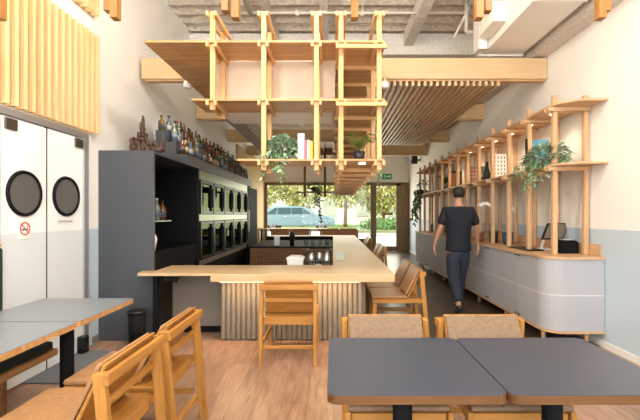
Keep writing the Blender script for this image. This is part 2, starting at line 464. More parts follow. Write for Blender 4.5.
mb = MB().tube([(-1.25, 6.15, 4.5), (2.05, 6.15, 4.5)], .02)
mb.tube([(.45, 6.15, 4.5), (.45, 6.15, 4.68)], .008); mb.tube([(2.05, 6.15, 4.68), (2.05, 6.15, 4.2)], .03)
mb.tube([(2.05, 6.15, 4.2), (2.3, 6.15, 4.2)], .03)
mb.tube([(1.85, 6.15, 4.1), (2.1, 6.15, 4.6)], .018)
mb.build('pipe_run', PIPE, t)
for x in (-.55, .45): MB().cyl((x, 6.15), .03, 4.45, 4.53, 10).build('sprinkler_head', PIPE, t)
tag(MB().tube([(-1.25, YF+.2, 4.45), (-1.25, 6.1, 4.45)], .035).build('conduit_pipe', PIPE), 'pale pipe running lengthwise under the ceiling above the hanging shelf', 'pipe')

t = thing('timber_joists', 'row of dark timber joists with brown boards above the far part of bar', 'ceiling panel', (-1.0, 10.9, 3.3))
for k in range(9): B(-1.9+k*.27, -1.84+k*.27, 9.93, 11.98, 3.25, 3.36).build('joist', BROWN['Y'], t)
B(-2.0, .5, 9.93, 11.98, 3.361, 3.39).build('ceiling_board', PLY['Y'], t)
# slatted ceiling canopy
t = thing('slatted_ceiling', 'canopy of parallel wooden slats hung below the beams right of the bar', 'ceiling panel', (1.4, 7.6, 3.1))
x = .56; k = 0
while x < 2.22:
    B(x, x+.033, 5.33, 9.9, 3.115, 3.175).build('slat', BAMB['Y'], t); x += .0815; k += 1
# spot lamps under first beam
def spot(loc, aim, e, label, col=(1, .88, .72), size=1.5, ztop=3.178):
    t = thing('spotlight', label, 'lamp', loc)
    x, y, z = loc
    MB().cyl((x, y), .012, z+.03, ztop, 8).build('stem', WHITE, t)
    MB().lathe((x, y, z-.05), [(.03, .09), (.05, .07), (.052, .0), (.04, -.005), (.0005, .004)], 16).build('lamp_head', WHITE, t)
    L = bpy.data.lights.new('spot', 'SPOT'); L.energy = e; L.color = col; L.spot_size = size; L.spot_blend = .6; L.shadow_soft_size = .05
    o = bpy.data.objects.new('bulb', L); C.objects.link(o); o.parent = t; o.location = (0, 0, -.08)
    o.rotation_euler = (Vector(aim)-Vector(loc)).to_track_quat('-Z', 'Y').to_euler()
spot((.68, 5.22, 3.1), (1.4, 7.8, 0), 15, 'small white spotlight under nearest cross beam right of hanging shelf')
spot((-1.9, 5.22, 3.1), (-2.3, 7.5, 1.4), 30, 'small white spotlight under nearest cross beam above the back bar bottles')
spot((-.6, 7.45, 3.1), (-.7, 6.4, .8), 25, 'small spotlight over the bar, behind the hanging shelf', (1, .9, .6))
spot((2.3, 11.9, 3.1), (2.2, 10.5, 0.5), 15, 'spotlight under farthest beam near the right wall', (1, .86, .5))
spot((.0, 11.9, 3.1), (.1, 10.5, 0.5), 12, 'spotlight under farthest beam above the far end of bar', (1, .86, .5))

# ------------------------------------------------------------------ hanging shelf over the bar
H = thing('hanging_shelf', 'large pale wooden lattice shelf hanging from the beams over the bar', 'shelf', (-.3, 4.1, 1.95))
Y0 = 3.95; fx = (-1.2, -.69, -.165, .08, .46)
wy = [3.97+.6*k for k in range(11)]
zb = (3.10, 2.525, 1.93)          # undersides
xl = (-1.87, -1.4, -.95)
YE = 10.2
mb = MB().prism([(-1.87, Y0), (.51, Y0), (.51, YE), (.03, YE), (.03, 4.42), (-1.33, 4.42), (-1.33, 7.2), (-1.87, 7.2)], zb[0], zb[0]+.02)
mb.build('shelf_board', BIRCHS['X'], H)
for z, x0 in ((zb[1], xl[1]), (zb[2], xl[2])):
    mb = MB().prism([(x0, Y0), (.51, Y0), (.51, YE), (.03, YE), (.03, 4.42), (x0, 4.42)], z, z+.02)
    mb.build('shelf_board', BIRCHS['X'], H)
pw = .024
def post(x, y, z0, z1): B(x-pw, x+pw, y-pw+.03, y+pw+.03, z0, z1).build('post', BIRCH['Z'], H, bevel=.003)
def rail(p, q, w=.03, h=.045): MB().bar(p, q, w, h).build('rail', BIRCH['X' if abs(p[0]-q[0]) > abs(p[1]-q[1]) else 'Y'], H, bevel=.003)
def post(x, y, z0, z1):
    # each post is interrupted by the shelf boards it carries
    cuts = [z for z in (1.93, 2.525, 3.10)]
    segs = []; a = z0
    for c in cuts:
        if c <= z0: continue
        if c >= z1: break
        segs.append((a, c)); a = c+.02
    segs.append((a, z1))
    mb = MB()
    for s0, s1 in segs: mb.box(x-pw, x+pw, y-pw+.03, y+pw+.03, s0, s1)
    mb.build('post', BIRCH['Z'], H, bevel=.003)
for i, x in enumerate(fx):
    lo = [2.44, 1.84, 1.84, 1.84, 1.84][i]
    post(x, 3.97, lo, 3.42)
    if i < 3: post(x, 4.34, lo, 3.38)
    for z in (3.38,) + tuple(zz-.023 for zz in zb):
        if z < lo: continue
        for sd in (-1, 1):
            yb = 4.42 if z < 3.3 else 4.95
            rail((x+sd*.04, 3.93, z), (x+sd*.04, yb, z), .028, .045)
for k, y in enumerate(wy):
    if k == 0: continue
    for x in (.08, .46): post(x, y, 1.84, 3.28)
    for z in zb: rail((.02, y-.0, z-.023), (.52, y-.0, z-.023), .03, .045)
rail((.03, 3.925, 3.05), (.53, 3.925, 3.05), .03, .04)
rail((.03, 3.925, 2.485), (.53, 3.925, 2.485), .03, .04)
for x in (.3,): MB().lathe((x, 4.12, 1.921), [(.03, .008), (.034, 0), (.0005, 0)], 16).build('downlight', BULB, H)
MB().lathe((-.72, 4.2, 1.921), [(.03, .008), (.034, 0), (.0005, 0)], 16).build('downlight', BULB, H)
# cream extractor housing between shelf arms
t = thing('extractor_housing', 'plain cream box housing hung behind the shelf above the bar', 'housing', (-.6, 4.9, 2.6))
B(-1.32, .02, 4.45, 5.2, 2.6, 3.3).build('housing_body', HOODM, t)
B(-1.3, 0, 4.47, 5.18, 2.575, 2.599).build('housing_rim', WHITE, t)

# near hanging battens from the frame over the front of the room
t = thing('hanging_batten_frame', 'dark honey wooden batten pairs hanging into view at the top of photo', 'timber frame', (0, 2.2, 2.5))
for i, x in enumerate((-1.85, -1.21, -.54, .12, .81, 1.487)):
    o = -1 if x < 0 else 1
    B(x-.02, x+.02, 2.2, 2.25, 2.485, 3.4).build('batten', HONEYD['Z'], t, bevel=.002)
    if i != 3: B(x+o*.075-.02, x+o*.075+.02, 2.27, 2.32, 2.56, 3.4).build('batten', HONEYD['Z'], t, bevel=.002)
B(-2.55, 2.2, 2.2, 2.32, 3.4, 3.44).build('top_rail', HONEY['X'], t)
for x in (-2.0, 1.8): B(x-.02, x+.02, 2.23, 2.29, 3.44, 4.7).build('hanger', BLACKM, t)

# ------------------------------------------------------------------ bar
ZT = .78
bar = thing('bar_counter', 'long pale bamboo bar counter with fluted cream base', 'bar counter', (0, 5, 0))
mb = MB().prism([(-1.28, 4.17), (.647, 4.17), (.647, 12.0), (-1.9, 12.0), (-1.9, 11.5), (0.0, 11.5), (0.0, 4.9), (-1.28, 4.9)], ZT-.085, ZT)
mb.build('countertop', BAMB['X'], bar, bevel=.004)
def flutes(p, q, n):
    p = Vector(p); q = Vector(q); d = (q-p)/n; nr = Vector((d.y, -d.x, 0)).normalized()
    vs = []; fs = []
    for i in range(n):
        for k in range(9):
            a = k/8; u = p + d*(i+.5-.5*math.cos(PI*a)) + nr*(.030*math.sin(PI*a))
            vs += [(u.x, u.y, .02), (u.x, u.y, ZT-.086)]
        o = i*18
        for k in range(8): fs.append((o+2*k, o+2*k+2, o+2*k+3, o+2*k+1))
    return vs, fs
mb = MB(); v, f = flutes((-1.25, 4.46, 0), (.335, 4.46, 0), 28); mb.add(v, f, True)
v, f = flutes((.335, 4.46, 0), (.335, 11.9, 0), 132); mb.add(v, f, True)
mb.build('fluted_base', FLUTE, bar)
B(-1.24, .32, 4.475, 4.52, 0, ZT-.09).build('base_panel', BEIGEP, bar)
B(-1.2, .28, 4.24, 4.255, ZT-.1, ZT-.087).build('light_strip', LEDM, bar)
B(.40, .415, 4.6, 11.8, ZT-.1, ZT-.087).build('light_strip', LEDM, bar)
B(.05, .16, 5.35, 6.6, ZT, ZT+.004).build('drip_tray', plain('tray_grey', (.30, .33, .27), .35), bar)
L = bpy.data.lights.new('led', 'AREA'); L.shape = 'RECTANGLE'; L.size = 1.45; L.size_y = .02; L.energy = 7; L.color = (1, .68, .38)
o = bpy.data.objects.new('strip_lamp', L); C.objects.link(o); o.parent = bar; o.location = (-.46, -.70, ZT-.102)
# flap
t = thing('bar_flap', 'thin pale wooden hinged flap at the left end of bar counter', 'counter flap', (-1.6, 4.5, .7))
MB().prism([(-2.07, 4.23), (-1.285, 4.23), (-1.285, 4.9), (-1.975, 4.9), (-1.975, 4.42), (-2.11, 4.42)], ZT-.032, ZT-.002).build('flap_top', BAMB['X'], t, bevel=.003)
mb = B(-1.96, -1.3, 4.32, 4.35, ZT-.05, ZT-.033); mb.build('support_rail', BLACKM, t)
mb = B(-1.86, -1.7, 4.36, 4.42, ZT-.10, ZT-.034); mb.cyl((-1.84, 4.38), .03, ZT-.12, ZT-.05, 10); mb.cyl((-1.73, 4.38), .03, ZT-.12, ZT-.05, 10)
mb.build('lock_bracket', BLACK, t)
B(-1.965, -1.915, 4.36, 4.41, 0, ZT-.033).build('leg', BLACKM, t)
t = thing('under_counter_unit', 'beige panel of the under counter cabinet beneath the flap', 'cabinet', (-1.6, 4.75, 0))
B(-1.9, -1.26, 4.74, 4.78, .08, ZT-.06).build('front_panel', BEIGEP, t)
B(-1.9, -1.26, 4.76, 4.88, 0, .079).build('plinth', BLACKM, t)
# inner work counter
t = thing('bar_work_counter', 'low inner work surface behind the bar front', 'counter', (-.6, 5.2, 0))
B(-1.2, -.01, 4.92, 5.5, .66, .69).build('worktop', STEEL, t)
B(-1.2, -.01, 4.95, 5.48, 0, .655).build('cabinet_body', GREYIN, t)
t = thing('rear_work_cabinet', 'brown wooden cabinet with black worktop across the rear of bar', 'cabinet', (-.9, 9.5, 0))
mb = B(-1.87, -.01, 9.0, 9.04, 0, .65); mb.build('front_panel', BROWN['X'], t)
B(-1.85, -.01, 9.05, 11.4, 0, .645).build('cabinet_body', BLACKM, t)
B(-1.9, -.005, 8.96, 11.42, .652, .68).build('worktop', BLACKM, t)
B(-1.9, -.005, 11.425, 11.49, .0, .77).build('splashback', BLACKM, t)
mb = MB()
for i in range(15):
    for j in range(7): mb.box(-1.7+i*.075, -1.66+i*.075, 8.992, 8.999, .1+j*.07, .13+j*.07)
mb.build('vent_pattern', plain('vent_dark', (.13, .06, .03), .6), t)

# things on the bar back
t = thing('lidded_container', 'small white lidded plastic container behind the bar front', 'container', (-.48, 5.15, .69))
mb = MB().prism([(-.57, .69), (-.39, .69), (-.375, .83), (-.585, .83)], 5.06, 5.24, 'Y'); mb.build('tub', WHITE, t, bevel=.006)
mb = MB().prism([(-.595, .832), (-.365, .832), (-.37, .85), (-.42, .87), (-.54, .87), (-.59, .85)], 5.05, 5.25, 'Y'); mb.build('lid', WHITE, t)
t = thing('glass_rack', 'wire rack full of cups and utensils beside the bar arm', 'rack', (-.18, 5.3, .69))
mb = MB()
for z in (.69, .80, .93):
    for a, b in (((-.33, 4.98), (-.03, 4.98)), ((-.03, 4.98), (-.03, 5.46)), ((-.03, 5.46), (-.33, 5.46)), ((-.33, 5.46), (-.33, 4.98))):
        mb.tube([(a[0], a[1], z+.006), (b[0], b[1], z+.006)], .006, 6)
for x in (-.33, -.03):
    for y in (4.98, 5.46): mb.tube([(x, y, .69), (x, y, .95)], .006, 6)
mb.build('wire_frame', BLACK, t)
cup0 = None
rng = random.Random(3)
def place_cup(x, y, z, kind):
    global cup0
    nm = ['glass_tumbler', 'white_cup', 'steel_shaker'][kind]
    prof = [[(.001, 0), (.028, 0), (.036, .11), (.033, .11), (.026, .006), (.001, .006)], [(.001, 0), (.025, 0), (.042, .07), (.039, .07), (.022, .006), (.001, .006)], [(.001, 0), (.03, 0), (.043, .16), (.03, .19), (.03, .21), (.001, .215)]][kind]
    o = MB().lathe((0, 0, 0), prof, 12).build(nm, [CLEARG, WHITE, STEEL][kind]); o.location = (x, y, z)
    return tag(o, ['clear tumbler standing in the wire rack by the bar arm', 'white cup standing in the wire rack by the bar arm', 'steel shaker standing in the wire rack by the bar arm'][kind], ['glass', 'cup', 'shaker'][kind], ['tumblers in the rack', 'cups in the rack', 'shakers in the rack'][kind])
for i in range(3):
    for j in range(4): place_cup(-.28+i*.1, 5.05+j*.115, .697, (i+j*2) % 3)
t = thing('bar_tap', 'black tall tap on the black worktop behind the bar', 'tap', (-.95, 9.3, .68))
mb = MB().lathe((-.95, 9.3, .681), [(.05, 0), (.055, .12), (.07, .2), (.05, .3), (.001, .32)], 12); mb.build('tap_body', BLACK, t)
MB().tube([(-.95, 9.3, .9), (-.95, 9.2, .96), (-.95, 9.12, .9)], .012).build('spout', BLACK, t)
for i in range(4):
    o = MB().lathe((0, 0, 0), [(.001, 0), (.045, 0), (.06, .14), (.055, .14), (.04, .01), (.001, .01)], 12).build('glass_jug', CLEARG)
    o.location = (-.62+i*.16, 9.25+.03*i, .681); tag(o, 'clear glass jug in row on the black rear worktop', 'jug', 'glass jugs on the rear worktop')
o = B(-.06, .06, -.05, .05, 0, .2).build('bottle_box', STEEL); o.location = (-1.3, 9.3, .681); tag(o, 'small steel dispenser box on rear worktop left of the tap', 'dispenser')

# ------------------------------------------------------------------ dark back bar unit on left
U = thing('back_bar_cabinet', 'tall dark grey back bar cabinet with open niche along the left wall', 'cabinet', (-2.3, 5, 0))
B(-2.598, -1.99, 4.43, 4.47, 0, 2.11).build('end_panel', GREY, U)
B(-2.595, -1.99, 4.475, 9.9, 2.08, 2.11).build('top_panel', GREY, U)
B(-2.595, -1.99, 5.9, 5.95, 0, 2.078).build('divider', BLACKM, U)
B(-2.598, -2.57, 4.475, 5.895, 0, 2.078).build('back_panel', GREYIN, U)
B(-2.565, -2.02, 4.475, 5.0, 1.315, 1.33).build('shelf_board', plain('glass_shelf', (.25, .3, .28), .2), U)
B(-2.565, -2.0, 4.475, 5.895, .72, .98).build('drawer_box', GREYIN, U)
B(-2.565, -2.03, 4.475, 5.895, 0, .7).build('lower_box', BLACK, U)
t = thing('display_fridge', 'long bar fridge with two rows of black framed glass doors', 'fridge', (-2.3, 7.5, .7))
B(-2.59, -2.02, 5.96, 9.35, .62, .70).build('base_rail', STEEL, t)
B(-2.59, -2.05, 5.96, 9.35, .0, .6).build('lower_cabinet', BLACKM, t)
B(-2.59, -2.52, 5.96, 9.35, .702, 2.07).build('back_panel', BLACKM, t)
STG = plain('pale_steel', (.15, .175, .115), .3, .75)
B(-2.5, -2.0, 5.96, 9.35, 1.93, 2.075).build('top_rail', STG, t)
B(-2.5, -2.0, 5.96, 9.35, 1.30, 1.40).build('middle_rail', STG, t)
for k in range(5):
    y0 = 6.02+k*.665; y1 = y0+.62
    for z0, z1 in ((1.41, 1.92), (.71, 1.29)):
        mb = B(-2.04, -1.985, y0, y0+.05, z0, z1); mb.box(-2.04, -1.985, y1-.05, y1, z0, z1)
        mb.box(-2.04, -1.985, y0+.05, y1-.05, z0, z0+.04); mb.box(-2.04, -1.985, y0+.05, y1-.05, z1-.04, z1)
        d = mb.build('door', BLACK, t)
        B(-2.02, -2.012, y0+.05, y1-.05, z0+.04, z1-.04).build('door_pane', FRIDGEG, d)
        B(-1.984, -1.965, y1-.06, y1-.045, z0+.1, z1-.1).build('door_handle', BLACK, d)
    B(-2.5, -2.05, y0, y1, 1.62, 1.63).build('fridge_shelf', STEEL, t)
t = thing('tall_black_cupboard', 'tall black cupboard at the far end of back bar fridge', 'cupboard', (-2.2, 9.9, 0))
B(-2.59, -1.99, 9.36, 10.5, 0, 2.05).build('cupboard_body', BLACKM, t)
B(-1.985, -1.97, 9.4, 9.42, 1.0, 1.5).build('handle', STEEL, t)
# stepped display on top
st = thing('stepped_display', 'dark grey three step bottle display on top of the back bar', 'display stand', (-2.3, 5.5, 2.11))
B(-2.44, -2.31, 5.5, 9.8, 2.112, 2.56).build('step', GREY, st)
B(-2.309, -2.16, 5.5, 9.8, 2.112, 2.40).build('step', GREY, st)
B(-2.159, -2.0, 5.5, 9.8, 2.112, 2.23).build('step', GREY, st)
# bottles
cols = [('green', (.03, .10, .02)), ('amber', (.10, .035, .008)), ('clear', (.16, .17, .15)), ('dark', (.02, .012, .012)), ('golden', (.16, .09, .015)), ('blue', (.05, .075, .10))]
protos = []
for i, (cn, cc) in enumerate(cols):
    h = (.27, .24, .26, .28, .22, .25)[i]; r = (.036, .042, .038, .037, .045, .04)[i]
    b = MB().lathe((0, 0, 0), [(.001, 0), (r, 0), (r, h*.58), (r*.8, h*.66), (.014, h*.76), (.013, h*.93), (.001, h*.93)], 10).build('liquor_bottle', plain('bottle_'+cn, cc, .12, spec=.7))
    MB().lathe((0, 0, 0), [(.001, h*.90), (.017, h*.9), (.017, h), (.001, h)], 8).build('cap', [plain('cap_red', (.3, .04, .03), .4), BLACK, STEEL, plain('cap_wine', (.2, .02, .03), .4), BLACK, BLACK][i], b)
    MB().lathe((0, 0, 0), [(r+.001, h*.15), (r+.001, h*.45)], 10).build('bottle_label', [plain('label_cream', (.32, .28, .2), .5), INK, plain('label_blue', (.10, .12, .16), .5), plain('label_tan', (.4, .25, .13), .5), INK, plain('label_grey', (.25, .25, .25), .5)][i], b)
    protos.append((cn, b))
used = set()
def bottle(i, loc, where, group):
    cn, b = protos[i]
    o = b if i not in used else copy_tree(b)
    used.add(i); o.location = loc
    tag(o, '%s glass liquor bottle %s' % (cn, where), 'bottle', '%s %s' % (cn, group))
rng = random.Random(5)
for row, (x, z, nn) in enumerate(((-2.375, 2.561, 32), (-2.235, 2.401, 34), (-2.08, 2.231, 34))):
    for k in range(nn):
        y = 5.58+k*(4.15/nn)
        wh = ['on top step of the grey display', 'on middle step of the grey display', 'on lowest step of the grey display'][row]
        bottle(rng.randrange(6), (x+rng.uniform(-.03, .03), y+rng.uniform(-.02, .02), z), wh, 'bottles '+wh)
for k, i in enumerate((3, 2, 2, 4, 1)):
    bottle(i, (-2.06-.06*(k % 2), 4.53+.075*k, 1.331), 'in the open niche of the dark cabinet', 'bottles in the niche')
for k in range(10):
    bottle((k*5) % 6, (-2.25, 6.2+k*.32, 1.631), 'behind the upper fridge doors', 'bottles in the fridge')
o = MB().tube([(0, 0, 0), (.01, .0, .14), (-.015, .01, .26)], [.03, .045, .01], 10).build('cloth_roll', PAPER); o.location = (-2.06, 4.56, .984); tag(o, 'white cloth roll standing in lower niche of dark cabinet', 'cloth')
# carved sculpture
rng = random.Random(11)
mb = MB()
def lump(x, y, z, r): mb.blob((x, y, z), (r*rng.uniform(.8, 1.2), r*rng.uniform(.8, 1.2), r*rng.uniform(.8, 1.3)), 9, 7, .22, rng)
for i in range(26): lump(-.13+.0135*i+rng.uniform(-.02,.02), rng.uniform(-.05, .05), .03+rng.uniform(0, .03), .034)
for i in range(14): lump(-.13+rng.uniform(-.025, .025), rng.uniform(-.03, .03), .05+i*.008, .028)
for i in range(40):
    u = i/40; w_ = .085*(1-u)**.8; lump(-.03+rng.uniform(-w_, w_), rng.uniform(-.03, .03), .06+u*.24, .030*(1-.55*u))
for i in range(16): lump(-.025+rng.uniform(-.02,.02)*(1-i/18), 0, .27+i*.009, .024-.0009*i)
for i in range(12): lump(.10+i*.011, rng.uniform(-.02, .02), .08+.02*math.sin(i*.8)+rng.uniform(0, .02), .024)
o = mb.build('carved_sculpture', CARV); o.location = (-2.2, 4.68, 2.111)
o.scale = (1., 1., 1.08); tag(o, 'dark brown gnarled carved figure on corner of back bar cabinet', 'sculpture')

# bin, mat
t = thing('waste_bin', 'round black waste bin on floor beside the dark cabinet end', 'bin', (-2.1, 4.29, 0))
MB().lathe((-2.1, 4.29, 0), [(.08, 0), (.088, .34), (.08, .34), (.075, .02), (.001, .02)], 24).build('bin_body', BLACKM, t)
MB().lathe((-2.1, 4.29, 0), [(.083, .34), (.096, .34), (.096, .372), (.083, .372)], 24).build('rim', BLACK, t)
tag(B(-2.58, -2.02, 3.3, 4.1, .001, .012).build('door_mat', MAT, bevel=.003), 'grey carpet door mat on the wood floor by the swing doors', 'mat')
t = thing('door_closer_box', 'small black rolling doorstop on floor at right door frame', 'doorstop', (-2.5, 4.0, 0))
mb = B(-2.55, -2.47, 3.98, 4.06, .05, .18); mb.build('box_body', BLACK, t, bevel=.01)
MB().lathe((-2.51, 3.98, .036), [(.035, -.0), (.035, .08)], 12, 'Y').build('roller', BLACKM, t)

# ------------------------------------------------------------------ chair
def make_chair(leather, label, group):
    t = thing('dining_chair', label, 'chair', (0, 0, 0), 0, group)
    W = .27; hz = HONEY
    for sx in (-1, 1):
        x = sx*(W-.018)
        MB().bar((x, -.33, 0), (x, -.262, .745), .034, .05, (0, 1, 0)).build('leg', hz['Z'], t, bevel=.004)
        MB().bar((x, .285, 0), (x, .27, .385), .034, .045, (0, 1, 0)).build('leg', hz['Z'], t, bevel=.004)
        B(x-.014, x+.014, -.30, .30, .387, .432).build('side_rail', hz['Y'], t, bevel=.003)
        B(x-.012, x+.012, -.26, .26, .17, .205).build('stretcher', hz['Y'], t, bevel=.003)
    B(-W+.035, W-.035, -.245, -.215, .355, .42).build('seat_rail', hz['X'], t, bevel=.003)
    B(-W+.035, W-.035, .25, .28, .365, .42).build('seat_rail', hz['X'], t, bevel=.003)
    B(-W+.03, W-.03, -.30, -.272, .145, .175).build('stretcher', hz['X'], t, bevel=.003)
    B(-W-.005, W+.005, -.31, -.285, .695, .745).build('top_rail', hz['X'], t, bevel=.003)
    B(-W+.035, W-.035, -.268, -.245, .575, .61).build('middle_rail', hz['X'], t, bevel=.003)
    mb = MB()
    mb.box(-W+.036, W-.036, -.25, -.165, .421, .434); mb.box(-W+.036, W-.036, -.162, -.08, .421, .434)
    mb.box(-W+.036, W-.036, -.077, .25, .421, .434)
    mb.build('seat_board', hz['X'], t)
    MB().prism([(-.10, .435), (.30, .435), (.31, .45), (.30, .468), (-.09, .468), (-.10, .455)], -W+.02, W-.02, 'X').build('seat_cushion', leather, t, bevel=.01, seg=2)
    # reclined backrest: bottom forward, top to the rear
    MB().prism([(-.118, .44), (-.10, .44), (-.262, .77), (-.28, .77)], -W+.04, W-.04, 'X').build('backrest', hz['X'], t, bevel=.003)
    MB().prism([(-.104, .475), (-.080, .480), (-.232, .765), (-.245, .773), (-.258, .77)], -W+.045, W-.045, 'X').build('back_cushion', leather, t, bevel=.01, seg=2)
    return t
g1 = 'wooden chairs around the room'
ch = make_chair(LEATHER, 'wooden chair seen from behind, alone at the front of the bar', 'chairs at the bar')
ch.location = (-.42, 4.03, 0)
dup(ch, (-1.23, 1.91, 0), PI/2, 'wooden chair with tan seat at lower left, nearest the camera', 'chairs at the left tables')
dup(ch, (-1.215, 2.50, 0), PI/2, 'wooden chair at the farther left table, behind the nearest chair', 'chairs at the left tables')
dup(ch, (.75, 4.83, 0), PI/2, 'nearest leather chair on the right side of bar, its legs seen in profile', 'chairs at the bar')
dup(ch, (.75, 5.41, 0), PI/2, 'second leather chair on right side of bar, directly behind the nearest', 'chairs at the bar')
dup(ch, (.75, 8.1, 0), PI/2, 'third leather chair along the right side of the bar, midway', 'chairs at the bar')
dup(ch, (.75, 8.7, 0), PI/2, 'fourth leather chair along right side of the bar, just past midway', 'chairs at the bar')
dup(ch, (.75, 10.95, 0), PI/2, 'fifth leather chair along right side of bar, near its far end', 'chairs at the bar')
dup(ch, (.75, 11.52, 0), PI/2, 'last leather chair on right side of bar, at its far end', 'chairs at the bar')
fc = make_chair(LEATHER2, 'brown leather chair behind the left one of the two dark front tables', 'chairs at the front tables')
fc.location = (.325, 2.25, 0); fc.rotation_euler = (0, 0, PI)
dup(fc, (.925, 2.25, 0), PI, 'brown leather chair behind the right one of the two dark front tables', 'chairs at the front tables')
for i, x in enumerate((-1.7, -1.05, -.1, .5)):
    dup(ch, (x, 12.75, 0), PI, ['far chair facing us across the rear counter, leftmost of four', 'far chair facing us across the rear counter, second of four', 'far chair facing us across the rear counter, third of four', 'far chair facing us across the rear counter, rightmost of four'][i], 'chairs beyond the rear counter', 1.22)

# ------------------------------------------------------------------ tables
def rrect(x0, x1, y0, y1, r=.05, n=5):
    P = []
    for cx, cy, a0 in ((x1-r, y1-r, 0), (x0+r, y1-r, PI/2), (x0+r, y0+r, PI), (x1-r, y0+r, 3*PI/2)):
        for k in range(n+1):
            a = a0+PI/2*k/n; P.append((cx+r*math.cos(a), cy+r*math.sin(a)))
    return P
OAKD = wood3('dark_edge_wood', (.15, .066, .02), (.08, .032, .009), rough=.45, scale=9)
def table(x0, x1, y0, y1, label, group, top=TOP, r=.03, off=0):
    cx, cy = (x0+x1)/2+off, (y0+y1)/2
    t = thing('square_table', label, 'table', (cx, cy, 0), 0, group)
    MB().prism(rrect(x0, x1, y0, y1, r), .715, .746).build('tabletop', (OAK if top is TOP else OAKD)['X'], t)
    MB().prism(rrect(x0+.001, x1-.001, y0+.001, y1-.001, r), .7461, .75).build('laminate_surface', top, t)
    MB().cyl((cx, cy), .043, .016, .700, 24).build('pedestal', BLACKM, t)
    B(cx-.2, cx+.2, cy-.2, cy+.2, .701, .714).build('mounting_plate', BLACKM, t)
    MB().prism(rrect(cx-.19, cx+.19, cy-.19, cy+.19, .05), 0, .014).build('base_plate', BLACKM, t, bevel=.004)
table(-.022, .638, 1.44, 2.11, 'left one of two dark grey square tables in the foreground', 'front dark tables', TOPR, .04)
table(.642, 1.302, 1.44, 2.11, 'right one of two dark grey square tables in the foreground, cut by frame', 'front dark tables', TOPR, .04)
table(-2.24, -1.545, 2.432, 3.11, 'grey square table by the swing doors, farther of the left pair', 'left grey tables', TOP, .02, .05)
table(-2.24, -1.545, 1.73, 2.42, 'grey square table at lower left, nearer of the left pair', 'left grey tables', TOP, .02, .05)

# bench
t = thing('wall_bench', 'green upholstered wooden bench along left wall behind the tables', 'bench', (-2.35, 1.8, 0))
B(-2.55, -2.06, .4, 3.0, .35, .40).build('seat_frame', OAK['Y'], t, bevel=.004)
B(-2.53, -2.08, .42, 2.98, .401, .46).build('seat_cushion', DARKCUSH, t, bevel=.015, seg=2)
B(-2.585, -2.5, .4, 3.04, .47, 1.15).build('back_cushion', GREENF, t, bevel=.02, seg=2)
B(-2.59, -2.5, .4, 3.02, 1.155, 1.18).build('cap_rail', BIRCH['Y'], t)
for y in (.9, 2.55): B(-2.52, -2.12, y, y+.05, 0, .349).build('leg', BROWN['Z'], t)

# ------------------------------------------------------------------ right cabinet run and shelf
cab = thing('low_cabinet', 'long low cabinet with frosted panels and wooden top along right wall', 'cabinet', (2.5, 7.5, 0))
Xf, Y1, Y2 = 2.25, 4.19, 10.9
def runpoly(inset=0, r=.2):
    P = [(XR-.005, Y1+inset)]
    P.append((XR-.005, Y2)); P.append((Xf+inset, Y2))
    for k in range(7):
        a = PI + PI/2*k/6
        P.append((Xf+inset+r+r*math.cos(a), Y1+inset+r+r*math.sin(a)))
    return P[::-1]
MB().prism(runpoly(-.015, .22), .928, .955).build('worktop', SHW['Y'], cab)
MB().prism(runpoly(-.01, .2), .15, .172).build('bottom_board', SHW['Y'], cab)
MB().prism(runpoly(.012, .2), .54, .556).build('inner_shelf', SHW['Y'], cab)
MB().prism(runpoly(-.0015, .2), .544, .553).build('shelf_edge_band', plain('pale_edge', (.74, .70, .70), .5), cab)
B(XR-.02, XR-.006, Y1+.05, Y2, .955, 1.08).build('upstand', SHW['Y'], cab)
# curved front-end panel
mb = MB(); P = []
P.append((XR-.008, Y1))
for k in range(9):
    a = -PI/2 - PI/2*k/8; P.append((Xf+.2+.2*math.cos(a), Y1+.2+.2*math.sin(a)))
Pi = [(x+(.006 if i > 4 else 0), y+.006) for i, (x, y) in enumerate(P)]
mb.prism(P+Pi[::-1], .174, .926); mb.build('curved_panel', POLY, cab)
yy = Y1+.205; k = 0
while yy < Y2-.2:
    y1 = min(yy+.478, Y2)
    d = B(Xf, Xf+.006, yy+.003, y1-.003, .176, .924).build('door', POLY, cab)
    for z in (.19, .90): B(Xf-.012, Xf-.001, (yy+.03 if k % 2 else y1-.05), (yy+.05 if k % 2 else y1-.03), z, z+.02).build('hinge', BLACK, d)
    B(Xf+.01, Xf+.03, y1-.012, y1+.008, .174, .925).build('upright', SHW['Z'], cab)
    yy = y1; k += 1
for y in (4.35, 5.3, 6.3, 7.3, 8.3, 9.3, 10.3): MB().cyl((Xf+.09, y+.1), .024, 0, .149, 12).build('leg', SHW['Z'], cab)
MB().cyl((2.72, 4.3), .024, 0, .149, 12).build('leg', SHW['Z'], cab)

sh = thing('wall_shelf', 'two tier wooden wall shelf with tall posts on top of the right cabinet', 'shelf', (2.6, 7.5, .955))
px0, px1 = 2.456, 2.80
for k in range(13):
    y = 4.44+.57*k
    z0 = .956 if y < Y2-.05 else 0.955
    if y > Y2: z0 = 0
    for x in (px0, px1):
        mb = B(x-.026, x+.026, y-.026, y+.026, z0, 1.93); mb.box(x-.026, x+.026, y-.026, y+.026, 1.952, 2.585); mb.box(x-.026, x+.026, y-.026, y+.026, 2.607, 2.72)
        mb.build('post', SHW['Z'], sh, bevel=.005)
    for z in (1.905, 2.56):
        B(px0-.09, px1+.03, y-.055, y-.028, z-.022, z+.023).build('rail', SHW['X'], sh, bevel=.004)
        B(px0-.09, px1+.03, y+.028, y+.05, z-.022, z+.023).build('rail', SHW['X'], sh, bevel=.004)
for z in (1.93, 2.585):
    MB().prism([(XR-.01, 4.13), (XR-.01, 11.4), (px0-.06, 11.4), (px0-.06, 4.38), (px0-.02, 4.28), (px0+.1, 4.16)][::-1], z, z+.022).build('shelf_board', SHW['Y'], sh)
